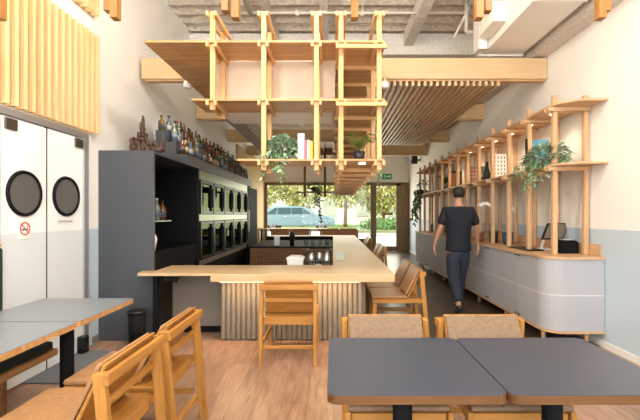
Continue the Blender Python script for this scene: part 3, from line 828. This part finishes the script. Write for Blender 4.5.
for k in range(8):
    y = 4.72+.57*k
    MB().lathe((2.6, y, 2.576), [(.032, .008), (.036, 0), (.0005, 0)], 16).build('downlight', BULB, sh)
    L = bpy.data.lights.new('shelf_lamp', 'SPOT'); L.energy = 5; L.color = (1, .78, .5); L.spot_size = 2.2; L.spot_blend = .7; L.shadow_soft_size = .03
    o = bpy.data.objects.new('shelf_lamp', L); C.objects.link(o); o.parent = sh; o.location = Vector((2.6, y, 2.56))-sh.location

# ------------------------------------------------------------------ plants
def fol(cx, cy, cz, rx, ry, rz, n, L, rng, mb=None, W=.6, droop=.3):
    mb = mb or MB()
    for _ in range(n):
        th = rng.uniform(0, 2*PI); ph = math.acos(rng.uniform(-.5, 1)); rr = rng.uniform(.45, 1)**.6
        d = Vector((math.sin(ph)*math.cos(th), math.sin(ph)*math.sin(th), math.cos(ph)))
        p = Vector((cx+d.x*rx*rr, cy+d.y*ry*rr, cz+d.z*rz*rr))
        dd = d + Vector((rng.uniform(-.6, .6), rng.uniform(-.6, .6), rng.uniform(-.5, .3)))
        l = L*rng.uniform(.7, 1.3); mb.leaf(p, dd, l, l*W, droop, (rng.uniform(-.5,.5), rng.uniform(-.5,.5), 1))
    return mb
def potted(name, label, cat, loc, potr, poth, potm, leafm, stems, mat2=None, group=None):
    """stems: list of polylines (world offsets from pot top centre); foliage mb builder is passed in"""
    t = thing(name, label, cat, loc, 0, group)
    x, y, z = loc
    MB().lathe((x, y, z), [(.001, 0), (potr*.78, 0), (potr, poth), (potr*.9, poth), (potr*.85, poth*.85), (.001, poth*.85)], 18).build('pot', potm, t)
    return t
def trailing(name, label, loc, potr, poth, potm, mats, trails, n, L, spread, seed, height=.12, cat='plant'):
    rng = random.Random(seed); t = potted(name, label, cat, loc, potr, poth, potm, None, None)
    x, y, z = loc; zt_ = z+poth
    mb = fol(x, y, zt_+.01, spread[0], spread[1], height, n, L, rng)
    mb2 = MB(); st_ = MB()
    for (dx, dy, dz, ln) in trails:
        p = Vector((x+dx*.3, y+dy*.3, zt_)); pts = [p.copy()]
        q = Vector((x+dx, y+dy, zt_+.01)); pts.append(q.copy())
        m = max(2, int(ln/.04))
        for i in range(m):
            q = q + Vector((rng.uniform(-.012, .012)+dx*.03, rng.uniform(-.012, .012)+dy*.03, -ln/m)); pts.append(q.copy())
            for _ in range(2):
                a = rng.uniform(0, 2*PI); l = L*rng.uniform(.6, 1.1)
                (mb if rng.random() < .6 else mb2).leaf(q, (math.cos(a), math.sin(a), rng.uniform(-.9, .1)), l, l*.65, .3, (rng.uniform(-.7,.7), -1, .6))
        st_.tube(pts, .003, 4)
    mb.build('foliage', mats[0], t)
    if mb2.v: mb2.build('trailing_leaves', mats[1], t)
    if st_.v: st_.build('stem', STEM, t)
    return t
tr = [(-.08, -.12, 0, .2), (-.14, -.14, 0, .28), (0, -.15, 0, .22), (.06, -.14, 0, .12), (-.2, -.1, 0, .1), (.02, -.13, 0, .32)]
trailing('trailing_plant', 'bushy trailing green plant spilling over the lowest board of hanging shelf', (-.53, 4.12, 1.951), .08, .09, POTG, (LEAFG, LEAF), tr, 380, .062, (.2, .14), 1, .14)
rng = random.Random(2)
def fern(name, label, loc, pr, ph, potm, lm, n, H_, R_, seed, L=.03):
    rng = random.Random(seed); t = potted(name, label, 'plant', loc, pr, ph, potm, None, None)
    x, y, z = loc; mb = MB(); s_ = MB()
    for i in range(n):
        a = rng.uniform(0, 2*PI); r = R_*rng.uniform(.4, 1); h = H_*rng.uniform(.55, 1); pts = []
        for k in range(9):
            u = k/8; p = Vector((x+math.cos(a)*r*u**1.3, y+math.sin(a)*r*u**1.3, z+ph*.9+h*(math.sin(u*2.1)/math.sin(1.57)))); pts.append(p)
            if k > 1:
                for sd in (-1, 1):
                    d = Vector((-math.sin(a)*sd, math.cos(a)*sd, .1)) + Vector((math.cos(a), math.sin(a), 0))*.6
                    mb.leaf(p, d, L*(1.25-u*.6), L*.45, .2)
        s_.tube(pts, .002, 4)
    mb.build('foliage', lm, t); s_.build('stem', STEM, t)
    return t
fern('potted_fern', 'light green fern in grey pot on lowest board, right end of hanging shelf', (.27, 4.15, 1.951), .065, .10, POTB, LEAFY, 46, .2, .2, 4, .05)
trailing('trailing_vine', 'thin trailing vine on the hanging shelf arm just right of fern', (.47, 5.05, 1.951), .04, .06, POTG, (LEAFY, LEAF), [(.09, 0, 0, .2), (.1, .05, 0, .15)], 15, .05, (.06, .06), 9, .05)
trailing('ivy_plant', 'large leafy ivy on middle wall shelf hanging over near the nearest posts', (2.50, 4.72, 1.953), .07, .09, POTG, (LEAFG, LEAF),
    [(-.12, -.1, 0, .30), (-.14, 0, 0, .36), (-.14, .1, 0, .33), (-.1, -.16, 0, .26), (-.14, .3, 0, .12), (-.14, .45, 0, .2), (-.15, -.05, 0, .34), (-.15, .2, 0, .22), (-.1, -.2, 0, .2)], 560, .065, (.17, .38), 6, .17)
trailing('ivy_vine', 'dark ivy cascading from the far end of the right wall shelf', (2.5, 11.0, 1.953), .09, .12, POTB, (LEAFD, LEAFD),
    [(-.16, -.1, 0, .7), (-.17, 0, 0, .95), (-.16, .1, 0, .8), (-.15, -.2, 0, .5), (-.16, .2, 0, .6)], 90, .11, (.18, .2), 8, .25)
fern('shelf_palm', 'bushy dark green plant on middle tier of the wall shelf', (2.6, 9.2, 1.953), .08, .1, POTB, LEAFD, 22, .3, .22, 12, .08)
fern('dried_plant', 'small dry brownish plant beside white book on middle tier', (2.57, 6.88, 1.953), .04, .1, POTB, STEM, 14, .2, .1, 13, .05)
fern('counter_palm', 'dark leafy plant on low cabinet behind the walking person', (2.63, 8.7, .956), .07, .12, POTB, LEAFD, 22, .4, .17, 14, .08)
def orchid(loc, potm, label, seed, h=.42, lean=-.12, pr=.06, ph=.11):
    rng = random.Random(seed); t = thing('potted_orchid', label, 'plant', loc)
    x, y, z = loc
    MB().lathe((x, y, z), [(.001, 0), (pr*.8, 0), (pr, ph), (pr*.9, ph), (pr*.85, ph*.85), (.001, ph*.85)], 18).build('pot', potm, t)
    mb = MB()
    for k in range(6):
        a = k*PI/3+.3; mb.leaf((x, y, z+ph*.9), (math.cos(a), math.sin(a), .5), .15, .05, .25)
    mb.build('leaves', LEAFD, t)
    pts = []
    for k in range(12):
        u = k/11; pts.append(Vector((x+lean*1.7*max(0, u-.4)**1.2*1.6, y-.05*u, z+ph+h*math.sin(u*1.9)/1.0*(1 if u < .8 else 1))))
    MB().tube(pts, .0035, 5).build('stem', STEM, t)
    mb = MB()
    for k in range(6, 12):
        p = pts[k]
        for j in range(5):
            a = 2*PI*j/5+k; mb.leaf(p+Vector((0, -.015, 0)), (math.cos(a), -.25, math.sin(a)), .034, .03, 0, (0, -1, 0))
    mb.build('flowers', PETAL, t)
orchid((2.53, 6.3, .956), POTB, 'white orchid in black pot on low cabinet, next to navy pot', 1, .45, -.16, .075, .17)
orchid((2.6, 5.95, .956), POTN, 'white orchid in navy blue pot on low cabinet', 2, .38, .03, .075, .16)
orchid((2.58, 7.0, .956), TERRA, 'pale orchid in brown pot on low cabinet beside the person', 3, .5, -.05, .06, .12)
t = thing('hanging_plant_shelf', 'small wooden plank shelf hung on two dark rods near the window', 'shelf', (-.5, 11, 2.0))
B(-1.03, .03, 10.93, 11.22, 1.99, 2.03).build('plank', BROWN['X'], t)
for x in (-.78, -.22): MB().tube([(x, 11.07, 1.88), (x, 11.07, 3.24)], .034).build('rod', BROWN['Z'], t)
t = trailing('hanging_ivy', 'dark potted ivy on the plank shelf hung near the window', (-.5, 11.07, 2.033), .1, .12, POTB, (LEAFD, LEAFD), [(.05, -.14, 0, .5), (.08, -.15, 0, .95)], 70, .09, (.17, .14), 15, .1)

# books on hanging shelf
def book(x0, x1, y0, dep, z0, h, col, label, group, name='book', tilt=0):
    t = thing(name, label, 'book', ((x0+x1)/2, y0+dep/2, z0), 0, group)
    mb = B(x0, x0+.003, y0, y0+dep, z0, z0+h); mb.box(x1-.003, x1, y0, y0+dep, z0, z0+h); mb.box(x0+.003, x1-.003, y0, y0+.004, z0, z0+h)
    mb.build('cover', plain('cover_'+label[:12], col, .5), t)
    B(x0+.0035, x1-.0035, y0+.005, y0+dep-.005, z0+.004, z0+h-.004).build('pages', PAPER, t)
    for k in range(4): 
        pass
    return t
t = book(-.355, -.288, 4.02, .2, 1.951, .265, (.36, .50, .56), 'thick pale blue book, tallest on the hanging shelf', 'books on the hanging shelf')
book(-.286, -.262, 4.03, .17, 1.951, .20, (.55, .10, .12), 'red book next to pale blue one on hanging shelf', 'books on the hanging shelf')
b = book(-.260, -.236, 4.03, .17, 1.951, .20, (.88, .88, .86), 'white spined book with black marks on the hanging shelf', 'books on the hanging shelf')
mb = MB()
for k in range(7): mb.box(-.255, -.241, 4.0285, 4.0299, 1.965+k*.025, 1.978+k*.025)
mb.build('spine_lettering', INK, b)
book(-.234, -.205, 4.03, .17, 1.951, .19, (.80, .48, .03), 'yellow book at the right end of row on hanging shelf', 'books on the hanging shelf')

# wall shelf items
t = thing('blue_box_frame', 'blue printed box with black side on middle tier behind ivy', 'box', (2.57, 5.0, 1.953))
B(2.44, 2.70, 5.0, 5.04, 1.953, 2.335).build('box_front', plain('sky_blue', (.09, .30, .46), .5), t)
B(2.42, 2.439, 4.99, 5.04, 1.953, 2.345).build('box_side', BLACK, t)
rng = random.Random(8); mb = MB()
for k in range(16):
    x = rng.uniform(2.46, 2.66); z = rng.uniform(2.2, 2.32); mb.box(x, x+.015, 4.997, 4.9995, z, z+.006)
mb.build('printed_marks', plain('dark_blue', (.02, .07, .14), .5), t)
t = thing('standing_white_book', 'large white book with grey lettering standing on middle tier', 'book', (2.57, 6.2, 1.953))
B(2.465, 2.71, 6.2, 6.23, 1.953, 2.34).build('cover', PAPER, t)
B(2.45, 2.464, 6.2, 6.23, 1.953, 2.34).build('spine', INK, t)
for r_ in range(5):
    mb = MB()
    for c_ in range(4):
        x = 2.50+c_*.05; z = 2.02+r_*.06; mb.box(x, x+.018, 6.197, 6.1995, z, z+.03); mb.box(x-.008, x+.03, 6.197, 6.1995, z+.034, z+.038)
    mb.build('lettering_line', POTG, t)
o = MB().lathe((0, 0, 0), [(.001, 0), (.05, 0), (.06, .08), (.03, .2), (.02, .28), (.025, .3), (.001, .3)], 16).build('black_vase', BLACK); o.location = (2.50, 6.5, 1.953); tag(o, 'tall black vase on middle tier left of white book', 'vase')
PP = (plain('dull_red', (.35, .07, .05), .5), POTG, plain('tan_print', (.4, .28, .16), .5))
t = thing('comic_book_box', 'colourful red and cream book facing out on the middle tier', 'book', (2.58, 7.45, 1.953))
B(2.49, 2.73, 7.45, 7.5, 1.953, 2.32).build('cover', plain('cream_cover', (.5, .38, .28), .5), t)
rng = random.Random(4)
for r_ in range(5):
    for c_ in range(4):
        B(2.50+c_*.056, 2.545+c_*.056, 7.446, 7.4495, 1.97+r_*.068, 2.02+r_*.068).build('printed_panel', PP[rng.randrange(3)], t)
t = thing('picture_frame', 'black picture frame standing on the middle tier near the palm', 'picture frame', (2.58, 8.5, 1.953))
mb = B(2.48, 2.74, 8.5, 8.52, 1.953, 1.98); mb.box(2.48, 2.74, 8.5, 8.52, 2.29, 2.32); mb.box(2.48, 2.51, 8.5, 8.52, 1.98, 2.29); mb.box(2.71, 2.74, 8.5, 8.52, 1.98, 2.29)
mb.build('frame', BLACK, t); B(2.51, 2.71, 8.508, 8.515, 1.98, 2.29).build('picture', BROWN['Z'], t)
for k in range(3):
    cs = [(.75, .72, .65), (.2, .08, .05), (.7, .66, .55)][k]
    o = B(0, .19, 0, .045, 0, .28-.02*k).build('thick_book', plain('spine_%d' % k, cs, .6)); o.location = (2.5, 10.15+.05*k, 1.953)
    tag(o, ['thick cream book at the front of far middle tier books', 'dark brown book between cream books on far middle tier', 'shorter cream book rearmost on the far middle tier'][k], 'book', 'books on the far middle tier')
for k in range(4):
    o = MB().lathe((0, 0, 0), [(.001, 0), (.05, 0), (.055, .12), (.02, .16), (.02, .2), (.001, .2)], 12).build('storage_jar', [WHITE, TERRA][k % 2]); o.location = (2.55, 9.4+.3*k, .956)
    tag(o, ['white storage jar on the far part of low cabinet', 'brown storage jar on the far part of low cabinet'][k % 2], 'jar', ['white jars on the far low cabinet', 'brown jars on the far low cabinet'][k % 2])
o = MB().lathe((0, 0, 0), [(.001, 0), (.035, 0), (.04, .12), (.03, .14), (.001, .14)], 12).build('brown_jar', TERRA); o.location = (2.46, 6.62, .956); tag(o, 'small brown jar left of black orchid pot on cabinet', 'jar')

# till
t = thing('till_monitor', 'tilted black touchscreen till on white stand on low cabinet', 'monitor', (2.6, 5.05, .956))
def quadbox(mb, c, u, v, n, w, h, d):
    c, u, v, n = map(Vector, (c, u, v, n)); u.normalize(); v.normalize(); n.normalize()
    vs = []
    for k in (0, 1):
        for i, j in ((-1,-1),(1,-1),(1,1),(-1,1)): vs.append(c+u*w/2*i+v*h/2*j+n*d*k)
    return mb.add(vs, [(3,2,1,0),(4,5,6,7),(0,1,5,4),(1,2,6,5),(2,3,7,6),(3,0,4,7)])
c0 = Vector((2.70, 4.85, 1.20)); u = Vector((1, .15, .0)); v = Vector((.55, .35, .9)).normalized(); v = (v - u.normalized()*v.dot(u.normalized())*.0); nn = u.cross(v).normalized()
quadbox(MB(), c0, u, v, -nn*1, .28, .235, .03).build('casing', BLACK, t)
quadbox(MB(), c0+nn*.0005, u, v, nn, .25, .205, .002).build('screen', SCREEN, t)
mb = MB().tube([(2.68, 4.93, 1.17), (2.66, 5.05, 1.07), (2.62, 5.04, .97)], .018); mb.box(2.60, 2.76, 4.98, 5.15, .956, .972)
mb.build('stand', WHITE, t)
t = thing('receipt_printer', 'black receipt printer beside the till at near end of cabinet', 'printer', (2.62, 4.62, .956))
MB().prism([(2.59, .956), (2.80, .956), (2.80, 1.08), (2.76, 1.105), (2.66, 1.105), (2.59, 1.05)], 4.55, 4.75, 'Y').build('printer_body', BLACKM, t, bevel=.008)
B(2.66, 2.75, 4.6, 4.7, 1.106, 1.112).build('paper_slot', WHITE, t)
tag(B(2.36, 2.57, 4.86, 5.4, .956, .972).build('keyboard', BLACK, bevel=.003), 'flat black keyboard tray on low cabinet left of till', 'keyboard')

# speaker, exit sign
t = thing('wall_speaker', 'small black speaker high on right wall near the far corner', 'speaker', (2.78, 13.6, 2.9))
B(2.56, 2.74, 12.95, 13.15, 3.05, 3.3).build('speaker_body', BLACK, t, bevel=.01)
B(2.741, XR-.001, 13.02, 13.08, 3.15, 3.2).build('bracket', BLACK, t)
t = thing('exit_sign', 'small green emergency exit sign on white wall above glazed door', 'sign', (2.0, 14.97, 2.75))
B(1.85, 2.2, 14.96, 14.995, 2.72, 2.92).build('sign_body', EXITG, t)
mb = B(1.9, 1.98, 14.955, 14.959, 2.78, 2.8); mb.prism([(2.0, 2.80), (2.1, 2.80), (2.1, 2.76), (2.16, 2.82), (2.1, 2.88), (2.1, 2.84), (2.0, 2.84)], 14.954, 14.959, 'Y'); mb.box(1.92, 1.96, 14.955, 14.959, 2.8, 2.88)
mb.build('sign_symbol', WHITE, t)
tag(B(-2.55, -.2, 13.7, 14.2, .88, .92).build('window_counter', BAMB['X']), 'pale narrow counter standing along the shop window', 'counter')
mb = B(-2.5, -2.44, 13.8, 14.1, 0, .879); mb.box(-.3, -.24, 13.8, 14.1, 0, .879)
o = mb.build('counter_support', BLACKM); tag(o, 'dark supports under narrow window counter', 'support')

# ------------------------------------------------------------------ person
def skin(name, chains, mat, parent, sub=2, root=0):
    vs = []; es = []; rs = []; idx = {}
    for ch_ in chains:
        prev = None
        for (p, r) in ch_:
            key = tuple(round(c, 4) for c in p)
            if key not in idx: idx[key] = len(vs); vs.append(p); rs.append(r if isinstance(r, tuple) else (r, r))
            i = idx[key]
            if prev is not None and prev != i: es.append((prev, i))
            prev = i
    me = bpy.data.meshes.new(name); me.from_pydata(vs, es, []); me.materials.append(mat)
    o = bpy.data.objects.new(name, me); C.objects.link(o); o.parent = parent
    sk = o.modifiers.new('skin', 'SKIN'); sk.use_smooth_shade = True
    if not me.skin_vertices: me.skin_vertices.new()
    for i, r in enumerate(rs):
        me.skin_vertices[0].data[i].radius = r
        me.skin_vertices[0].data[i].use_root = (i == 0)
    s_ = o.modifiers.new('s', 'SUBSURF'); s_.levels = sub; s_.render_levels = sub
    return o
Pn = thing('person', 'person in dark t-shirt and jeans walking away beside the low cabinet', 'person', (1.8, 5.75, 0), 0)
def arm(sx, fwd):
    sh_ = (sx*.175, -.005, 1.475); el = (sx*.27, -.03+fwd*.3, 1.19); wr = (sx*.325, .05+fwd, .965)
    return sh_, el, wr
def hand(sx, wr):
    W = Vector(wr); base = (W.x+sx*.005, W.y+.005, W.z-.06)
    out = [[(tuple(wr), (.026, .021)), (base, (.032, .017))]]
    for k, (dy, L) in enumerate(((-.028, .072), (-.010, .085), (.009, .08), (.026, .062))):
        b0 = (base[0], base[1]+dy, base[2]-.03); b1 = (base[0]-sx*.006, b0[1]+.002, b0[2]-L*.5); b2 = (base[0]-sx*.026, b0[1]+.004, b0[2]-L*.95)
        out.append([(base, (.032, .017)), (b0, .010), (b1, .0085), (b2, .007)])
    out.append([(base, (.032, .017)), (( base[0]-sx*.01, base[1]+.04, base[2]+.0), .011), ((base[0]-sx*.016, base[1]+.06, base[2]-.035), .009), ((base[0]-sx*.02, base[1]+.062, base[2]-.06), .0075)])
    return out
pel = (0, 0, .96)
legs = {}
#  left leg trailing (heel raised), right leg planted ahead
hipL, kneL, ankL, toeL = (-.085, 0, .90), (-.07, -.01, .50), (-.065, -.23, .155), (-.065, -.13, .035)
hipR, kneR, ankR, toeR = (.085, 0, .90), (.075, .16, .50), (.07, .22, .085), (.075, .37, .03)
body = [[(pel, (.145, .105)), ((0, .0, 1.10), (.135, .10)), ((0, -.01, 1.28), (.155, .11)), ((0, -.015, 1.42), (.15, .10)), ((0, -.01, 1.50), (.075, .065)), ((0, .0, 1.56), (.055, .055)), ((0, .01, 1.61), (.058, .065)), ((0, .012, 1.68), (.074, .092)), ((0, .008, 1.745), (.068, .085))]]
for sx, fw in ((-1, .02), (1, .08)):
    s_, e_, w_ = arm(sx, fw)
    body.append([((0, -.015, 1.42), (.15, .10)), (s_, .058), ((sx*.225, -.02, 1.33), .046), (e_, .038), ((sx*.30, .02+fw*.7, 1.07), .034), (w_, (.026, .021))])
    body += hand(sx, w_)
for h_, k_, a_, t_ in ((hipL, kneL, ankL, toeL), (hipR, kneR, ankR, toeR)):
    body.append([(pel, (.145, .105)), (h_, .085), (k_, .055), (a_, .036), (t_, (.035, .022))])
skin('body', body, SKIN, Pn, 2)
sh_ch = [[((0, 0, .86), (.20, .15)), ((0, .0, .90), (.20, .15)), ((0, .0, 1.0), (.192, .142)), ((0, .0, 1.12), (.190, .138)), ((0, -.01, 1.28), (.205, .142)), ((0, -.015, 1.42), (.190, .128)), ((0, -.012, 1.50), (.115, .085))]]
for sx, fw in ((-1, .02), (1, .08)):
    s_, e_, w_ = arm(sx, fw)
    sh_ch.append([((0, -.015, 1.42), (.190, .128)), ((sx*.178, -.005, 1.455), .08), ((sx*.225, -.02, 1.33), .075), ((sx*.255, -.02+fw*.2, 1.235), .07)])
skin('t_shirt', sh_ch, NAVY, Pn, 2)
tr_ch = [[((0, 0, 1.0), (.17, .125)), ((0, 0, .91), (.175, .135))]]
for h_, k_, a_ in ((hipL, kneL, ankL), (hipR, kneR, ankR)):
    H1 = (h_[0], h_[1], .84); mid = tuple((Vector(k_)+Vector(a_))/2)
    tr_ch.append([((0, 0, .91), (.175, .135)), (H1, .118), (k_, .09), (mid, .08), (tuple(Vector(a_)+Vector((0, 0, .03))), .07)])
skin('trousers', tr_ch, JEANS, Pn, 2)
def shoe(a, t_, nm='shoe'):
    a = Vector(a); t_ = Vector(t_); d = (t_-a)
    heel = a + Vector((0, -.04 if a.z < .1 else -.02, -.045))
    skin(nm, [[(tuple(a+Vector((0,0,.0))), .048), (tuple(heel), (.04, .038)), (tuple((heel+t_)/2), (.045, .036)), (tuple(t_), (.045, .028)), (tuple(t_+Vector((0, .05, -.003))), (.03, .022))]], SHOE, Pn, 1)
shoe(ankL, toeL); shoe(ankR, toeR)
skin('hair', [[((0, -.045, 1.63), (.070, .060)), ((0, -.025, 1.69), (.095, .098)), ((0, -.005, 1.755), (.092, .10)), ((0, .0, 1.80), (.06, .07))]], HAIR, Pn, 2)
mb = MB()
for sx in (-1, 1): mb.blob((sx*.080, .01, 1.675), (.012, .022, .032), 8, 6)
mb.add([(0-.014, .098, 1.655), (.014, .098, 1.655), (0, .125, 1.655), (0, .1, 1.70)], [(0,1,2),(0,2,3),(1,3,2),(0,3,1)])
mb2 = mb; 
for ch_ in (mb,):
    me_o = ch_.v
mb.v = [Vector(v)+Vector((1.8, 5.75, 0)) for v in mb.v]
mb.build('ears_and_nose', SKIN, Pn)

# ------------------------------------------------------------------ outside the shop window
GR = plain('outside_paving', (.46, .45, .42), .8, var=.1, bscale=3)
struct('outside_ground', B(-16, 20, YB+.36, 21, -.15, -.02), GR)
ROAD = plain('road', (.34, .34, .34), .85)
struct('outside_road', B(-30, 34, 21.01, 31, .25, .32), ROAD)
struct('outside_verge', B(-40, 44, 31.01, 60, .2, .36), plain('verge', (.16, .24, .07), .9, var=.3, bscale=2))
def shrub(name, label, cat, cx, cy, cz, rx, ry, rz, n, L, mat, group, seed, trunk=None):
    rng = random.Random(seed)
    t = thing(name, label, cat, (cx, cy, trunk[0] if trunk else cz-rz*.3), 0, group)
    mb = MB()
    for _ in range(n):
        d = Vector((rng.gauss(0, 1), rng.gauss(0, 1), rng.gauss(0, 1))).normalized()*rng.uniform(.55, 1)
        mb.leaf((cx+d.x*rx, cy+d.y*ry, cz+d.z*rz), (rng.uniform(-1, 1), rng.uniform(-1, 1), rng.uniform(-1, .6)), L*rng.uniform(.6, 1.4), L*.6, .2, (rng.uniform(-1,1), -1, rng.uniform(-1,1)))
    mb.build('foliage', mat, t)
    if trunk:
        MB().tube([(cx, cy, trunk[0]), (cx+.1, cy, cz-rz*.4), (cx, cy, cz)], [.16, .11, .05], 8).build('trunk', BROWN['Z'], t)
    return t
TL = plain('tree_leaf', (.46, .44, .14), .6, var=.3, bscale=2)
TL2 = plain('hedge_leaf', (.13, .24, .07), .6, var=.3, bscale=2)
for i, (x, y, h, lb) in enumerate(((-6.5, 33, 4.2, 'pale leafy tree behind the parked car, at left edge of window'), (-2.6, 34, 4.4, 'pale leafy tree behind the roof of parked car'), (1.0, 33, 4.6, 'leafy street tree ahead of the parked car'), (4.4, 35, 4.0, 'leafy street tree seen at right of shop window'), (7.4, 32, 4.2, 'leafy tree seen through the glazed door'), (11, 34, 4.6, 'leafy tree just right of the glazed door'))):
    shrub('street_tree', lb, 'tree', x, y, h+.0, 2.5, 1.6, 2.6, 2200, .34, TL, 'trees across the street', 20+i, (.36,))
for i, (x, y) in enumerate(((1.6, 22.8), (3.4, 23.2), (5.3, 22.6), (3.0, 26.8), (5.5, 27.2))):
    shrub('hedge', ['low green hedge clump in front bed, leftmost', 'low green hedge clump in front bed, middle', 'low green hedge clump in front bed, rightmost', 'hedge clump in rear bed behind middle one', 'hedge clump in rear bed seen through door'][i], 'hedge', x+1.2, y+2, .32+.42, 1.2, .5, .5, 700, .16, TL2, 'hedge clumps in the planting beds', 40+i)
struct('outside_bed', B(1.3, 9, 23.5, 24.5, .32, .45), plain('bed', (.2, .22, .1), .9))
# far pale building across the street
t = thing('pale_building', 'pale facade with dark openings across the street behind trees', 'building', (0, 42, 0))
B(-30, 34, 42, 43, .3, 9).build('wall', plain('facade_pale', (.62, .60, .54), .8), t)
for k in range(12): B(-18+3.4*k, -16.6+3.4*k, 41.95, 41.99, 1.2, 3.2).build('window', plain('shop_glass_%d' % k, (.42, .43, .38), .3), t)
# car
CY = 26.8; z0 = .32
car = thing('parked_car', 'silver blue estate car parked on the street outside shop window', 'car', (-2.3, CY, z0))
prof = [(-4.75, .35), (-4.8, .75), (-4.72, 1.02), (-4.45, 1.12), (-4.1, 1.52), (-3.7, 1.62), (-2.3, 1.63), (-1.75, 1.55), (-1.05, 1.10), (-.2, .98), (.12, .80), (.15, .45), (.05, .33)]
mbc = MB(); nP = len(prof)
rings = [(-.92, .93), (-.86, 1.0), (.0, 1.0), (.86, 1.0), (.92, .93)]
vs = []
for yo, sc_ in rings:
    for (x, z) in prof:
        inset = (.14*(z-1.05)/.6 if z > 1.05 else 0)
        yy = yo*(1-inset)
        vs.append((x, CY+yy*.98, z0+.5+(z-.5)*sc_ if sc_ < 1 else z0+z))
fs = []
for i in range(len(rings)-1):
    for k in range(nP): fs.append((i*nP+k, i*nP+(k+1) % nP, (i+1)*nP+(k+1) % nP, (i+1)*nP+k))
fs.append(list(range(nP))[::-1]); fs.append(list(range(4*nP, 5*nP)))
mbc.add(vs, fs); CARP = plain('car_paint', (.16, .25, .28), .25, .4)
mbc.build('car_body', CARP, car, bevel=.03, seg=2)
CG = plain('car_glass', (.02, .06, .065), .1)
for x0, x1, x2, x3 in ((-4.3, -3.75, -3.65, -3.75), (-3.6, -2.75, -2.75, -3.55), (-2.68, -1.35, -1.95, -2.68)):
    MB().prism([(x0, z0+1.12), (x1, z0+1.12), (x2, z0+1.52), (x3, z0+1.52)], CY-.905, CY-.83, 'Y').build('side_window', CG, car)
MB().prism([(-1.7, z0+1.50), (-1.15, z0+1.13), (-1.12, z0+1.15), (-1.66, z0+1.535)], CY-.72, CY+.72, 'Y').build('windscreen', CG, car)
for x in (-3.9, -.75):
    for y in (CY-.9, CY+.72):
        w = MB().lathe((x, y, z0+.34), [(.001, 0), (.34, 0), (.34, .19), (.001, .19)], 24, 'Y').build('wheel', BLACKM, car)
        mb = MB().lathe((x, y-.012, z0+.34), [(.05, 0), (.22, 0), (.22, .01), (.05, .01)], 20, 'Y', False); mb.build('hubcap', POTG, w)
B(-3.2, -3.0, CY-.93, CY-.905, z0+.93, z0+.96).build('door_handle', ALU, car)
B(-2.1, -1.9, CY-.93, CY-.905, z0+.93, z0+.96).build('door_handle', ALU, car)
B(-1.45, -1.3, CY-1.08, CY-.9, z0+1.08, z0+1.2).build('mirror', CARP, car, bevel=.02)
B(-.05, .12, CY-.75, CY-.5, z0+.68, z0+.8).build('headlight', WHITE, car, bevel=.02)

# ------------------------------------------------------------------ light
W = bpy.data.worlds.new('sky'); SC.world = W; W.use_nodes = True
bg = W.node_tree.nodes['Background']; bg.inputs[0].default_value = (1.0, .98, .92, 1); bg.inputs[1].default_value = 1.6
def area(nm, loc, rot, sx, sy, e, col, spread=PI):
    L = bpy.data.lights.new(nm, 'AREA'); L.shape = 'RECTANGLE'; L.size = sx; L.size_y = sy; L.energy = e; L.color = col; L.spread = spread
    o = bpy.data.objects.new(nm, L); C.objects.link(o); o.location = loc; o.rotation_euler = rot
    return o
area('front_daylight_fill', (.1, YF+.08, 2.0), (PI/2, 0, 0), 5.2, 3.4, 85, (.84, .93, 1.0))  # fill lamp added behind the viewpoint, stands in for daylight from the front
area('daylight_rear_window', (-.5, YB-.15, 1.55), (-PI/2, 0, 0), 3.9, 2.0, 45, (1, .96, .78))
area('daylight_rear_door', (2.05, YB-.15, 1.4), (-PI/2, 0, 0), .75, 2.2, 12, (1, .96, .78))
sun = bpy.data.lights.new('sun', 'SUN'); sun.energy = 2.6; sun.angle = .1; sun.color = (1, .95, .85)
o = bpy.data.objects.new('sun', sun); C.objects.link(o); o.rotation_euler = (math.radians(35), math.radians(-25), 0)
GLOBE = plain('fill_globe_glow', (1, .95, .85), .5, emit=(1, .88, .70), es=6)
for i, (x, y, z, e) in enumerate(((-1.2, 1.0, 3.5, 150), (1.4, 1.0, 3.5, 150), (-.45, 2.8, 4.1, 200))):  # globes out of view, added to brighten walls, ceiling and hanging shelf
    t = thing('fill_globe', ['added unseen globe lamp on left side of the front ceiling', 'added unseen globe lamp on right side of the front ceiling', 'added unseen globe lamp in the middle ahead of hanging shelf'][i], 'lamp', (x, y, z))
    MB().lathe((x, y, z), [(.001, -.1), (.06, -.08), (.1, 0), (.06, .08), (.001, .1)], 20).build('glass_globe', GLOBE, t)
    MB().cyl((x, y), .006, z+.1, ZC, 6).build('cord', BLACKM, t)
    L = bpy.data.lights.new('fill_globe_light', 'POINT'); L.energy = e; L.color = (1, .94, .84); L.shadow_soft_size = .13
    o = bpy.data.objects.new('fill_globe_light', L); C.objects.link(o); o.parent = t

cam = bpy.data.cameras.new('camera'); co = bpy.data.objects.new('camera', cam); C.objects.link(co)
co.location = (0, 0, 1.4); co.rotation_euler = (PI/2, 0, 0)
cam.sensor_width = 36; cam.lens = F*36/640; cam.shift_x = -13/640; cam.shift_y = 4.5/640; cam.clip_start = .05; cam.clip_end = 300
SC.camera = co
SC.view_settings.view_transform = 'Standard'; SC.view_settings.look = 'None'; SC.view_settings.gamma = 1
SC.view_settings.exposure = .85
SC.cycles.max_bounces = 8; SC.cycles.diffuse_bounces = 5; SC.cycles.glossy_bounces = 4; SC.cycles.transparent_max_bounces = 12
SC.cycles.sample_clamp_indirect = 4
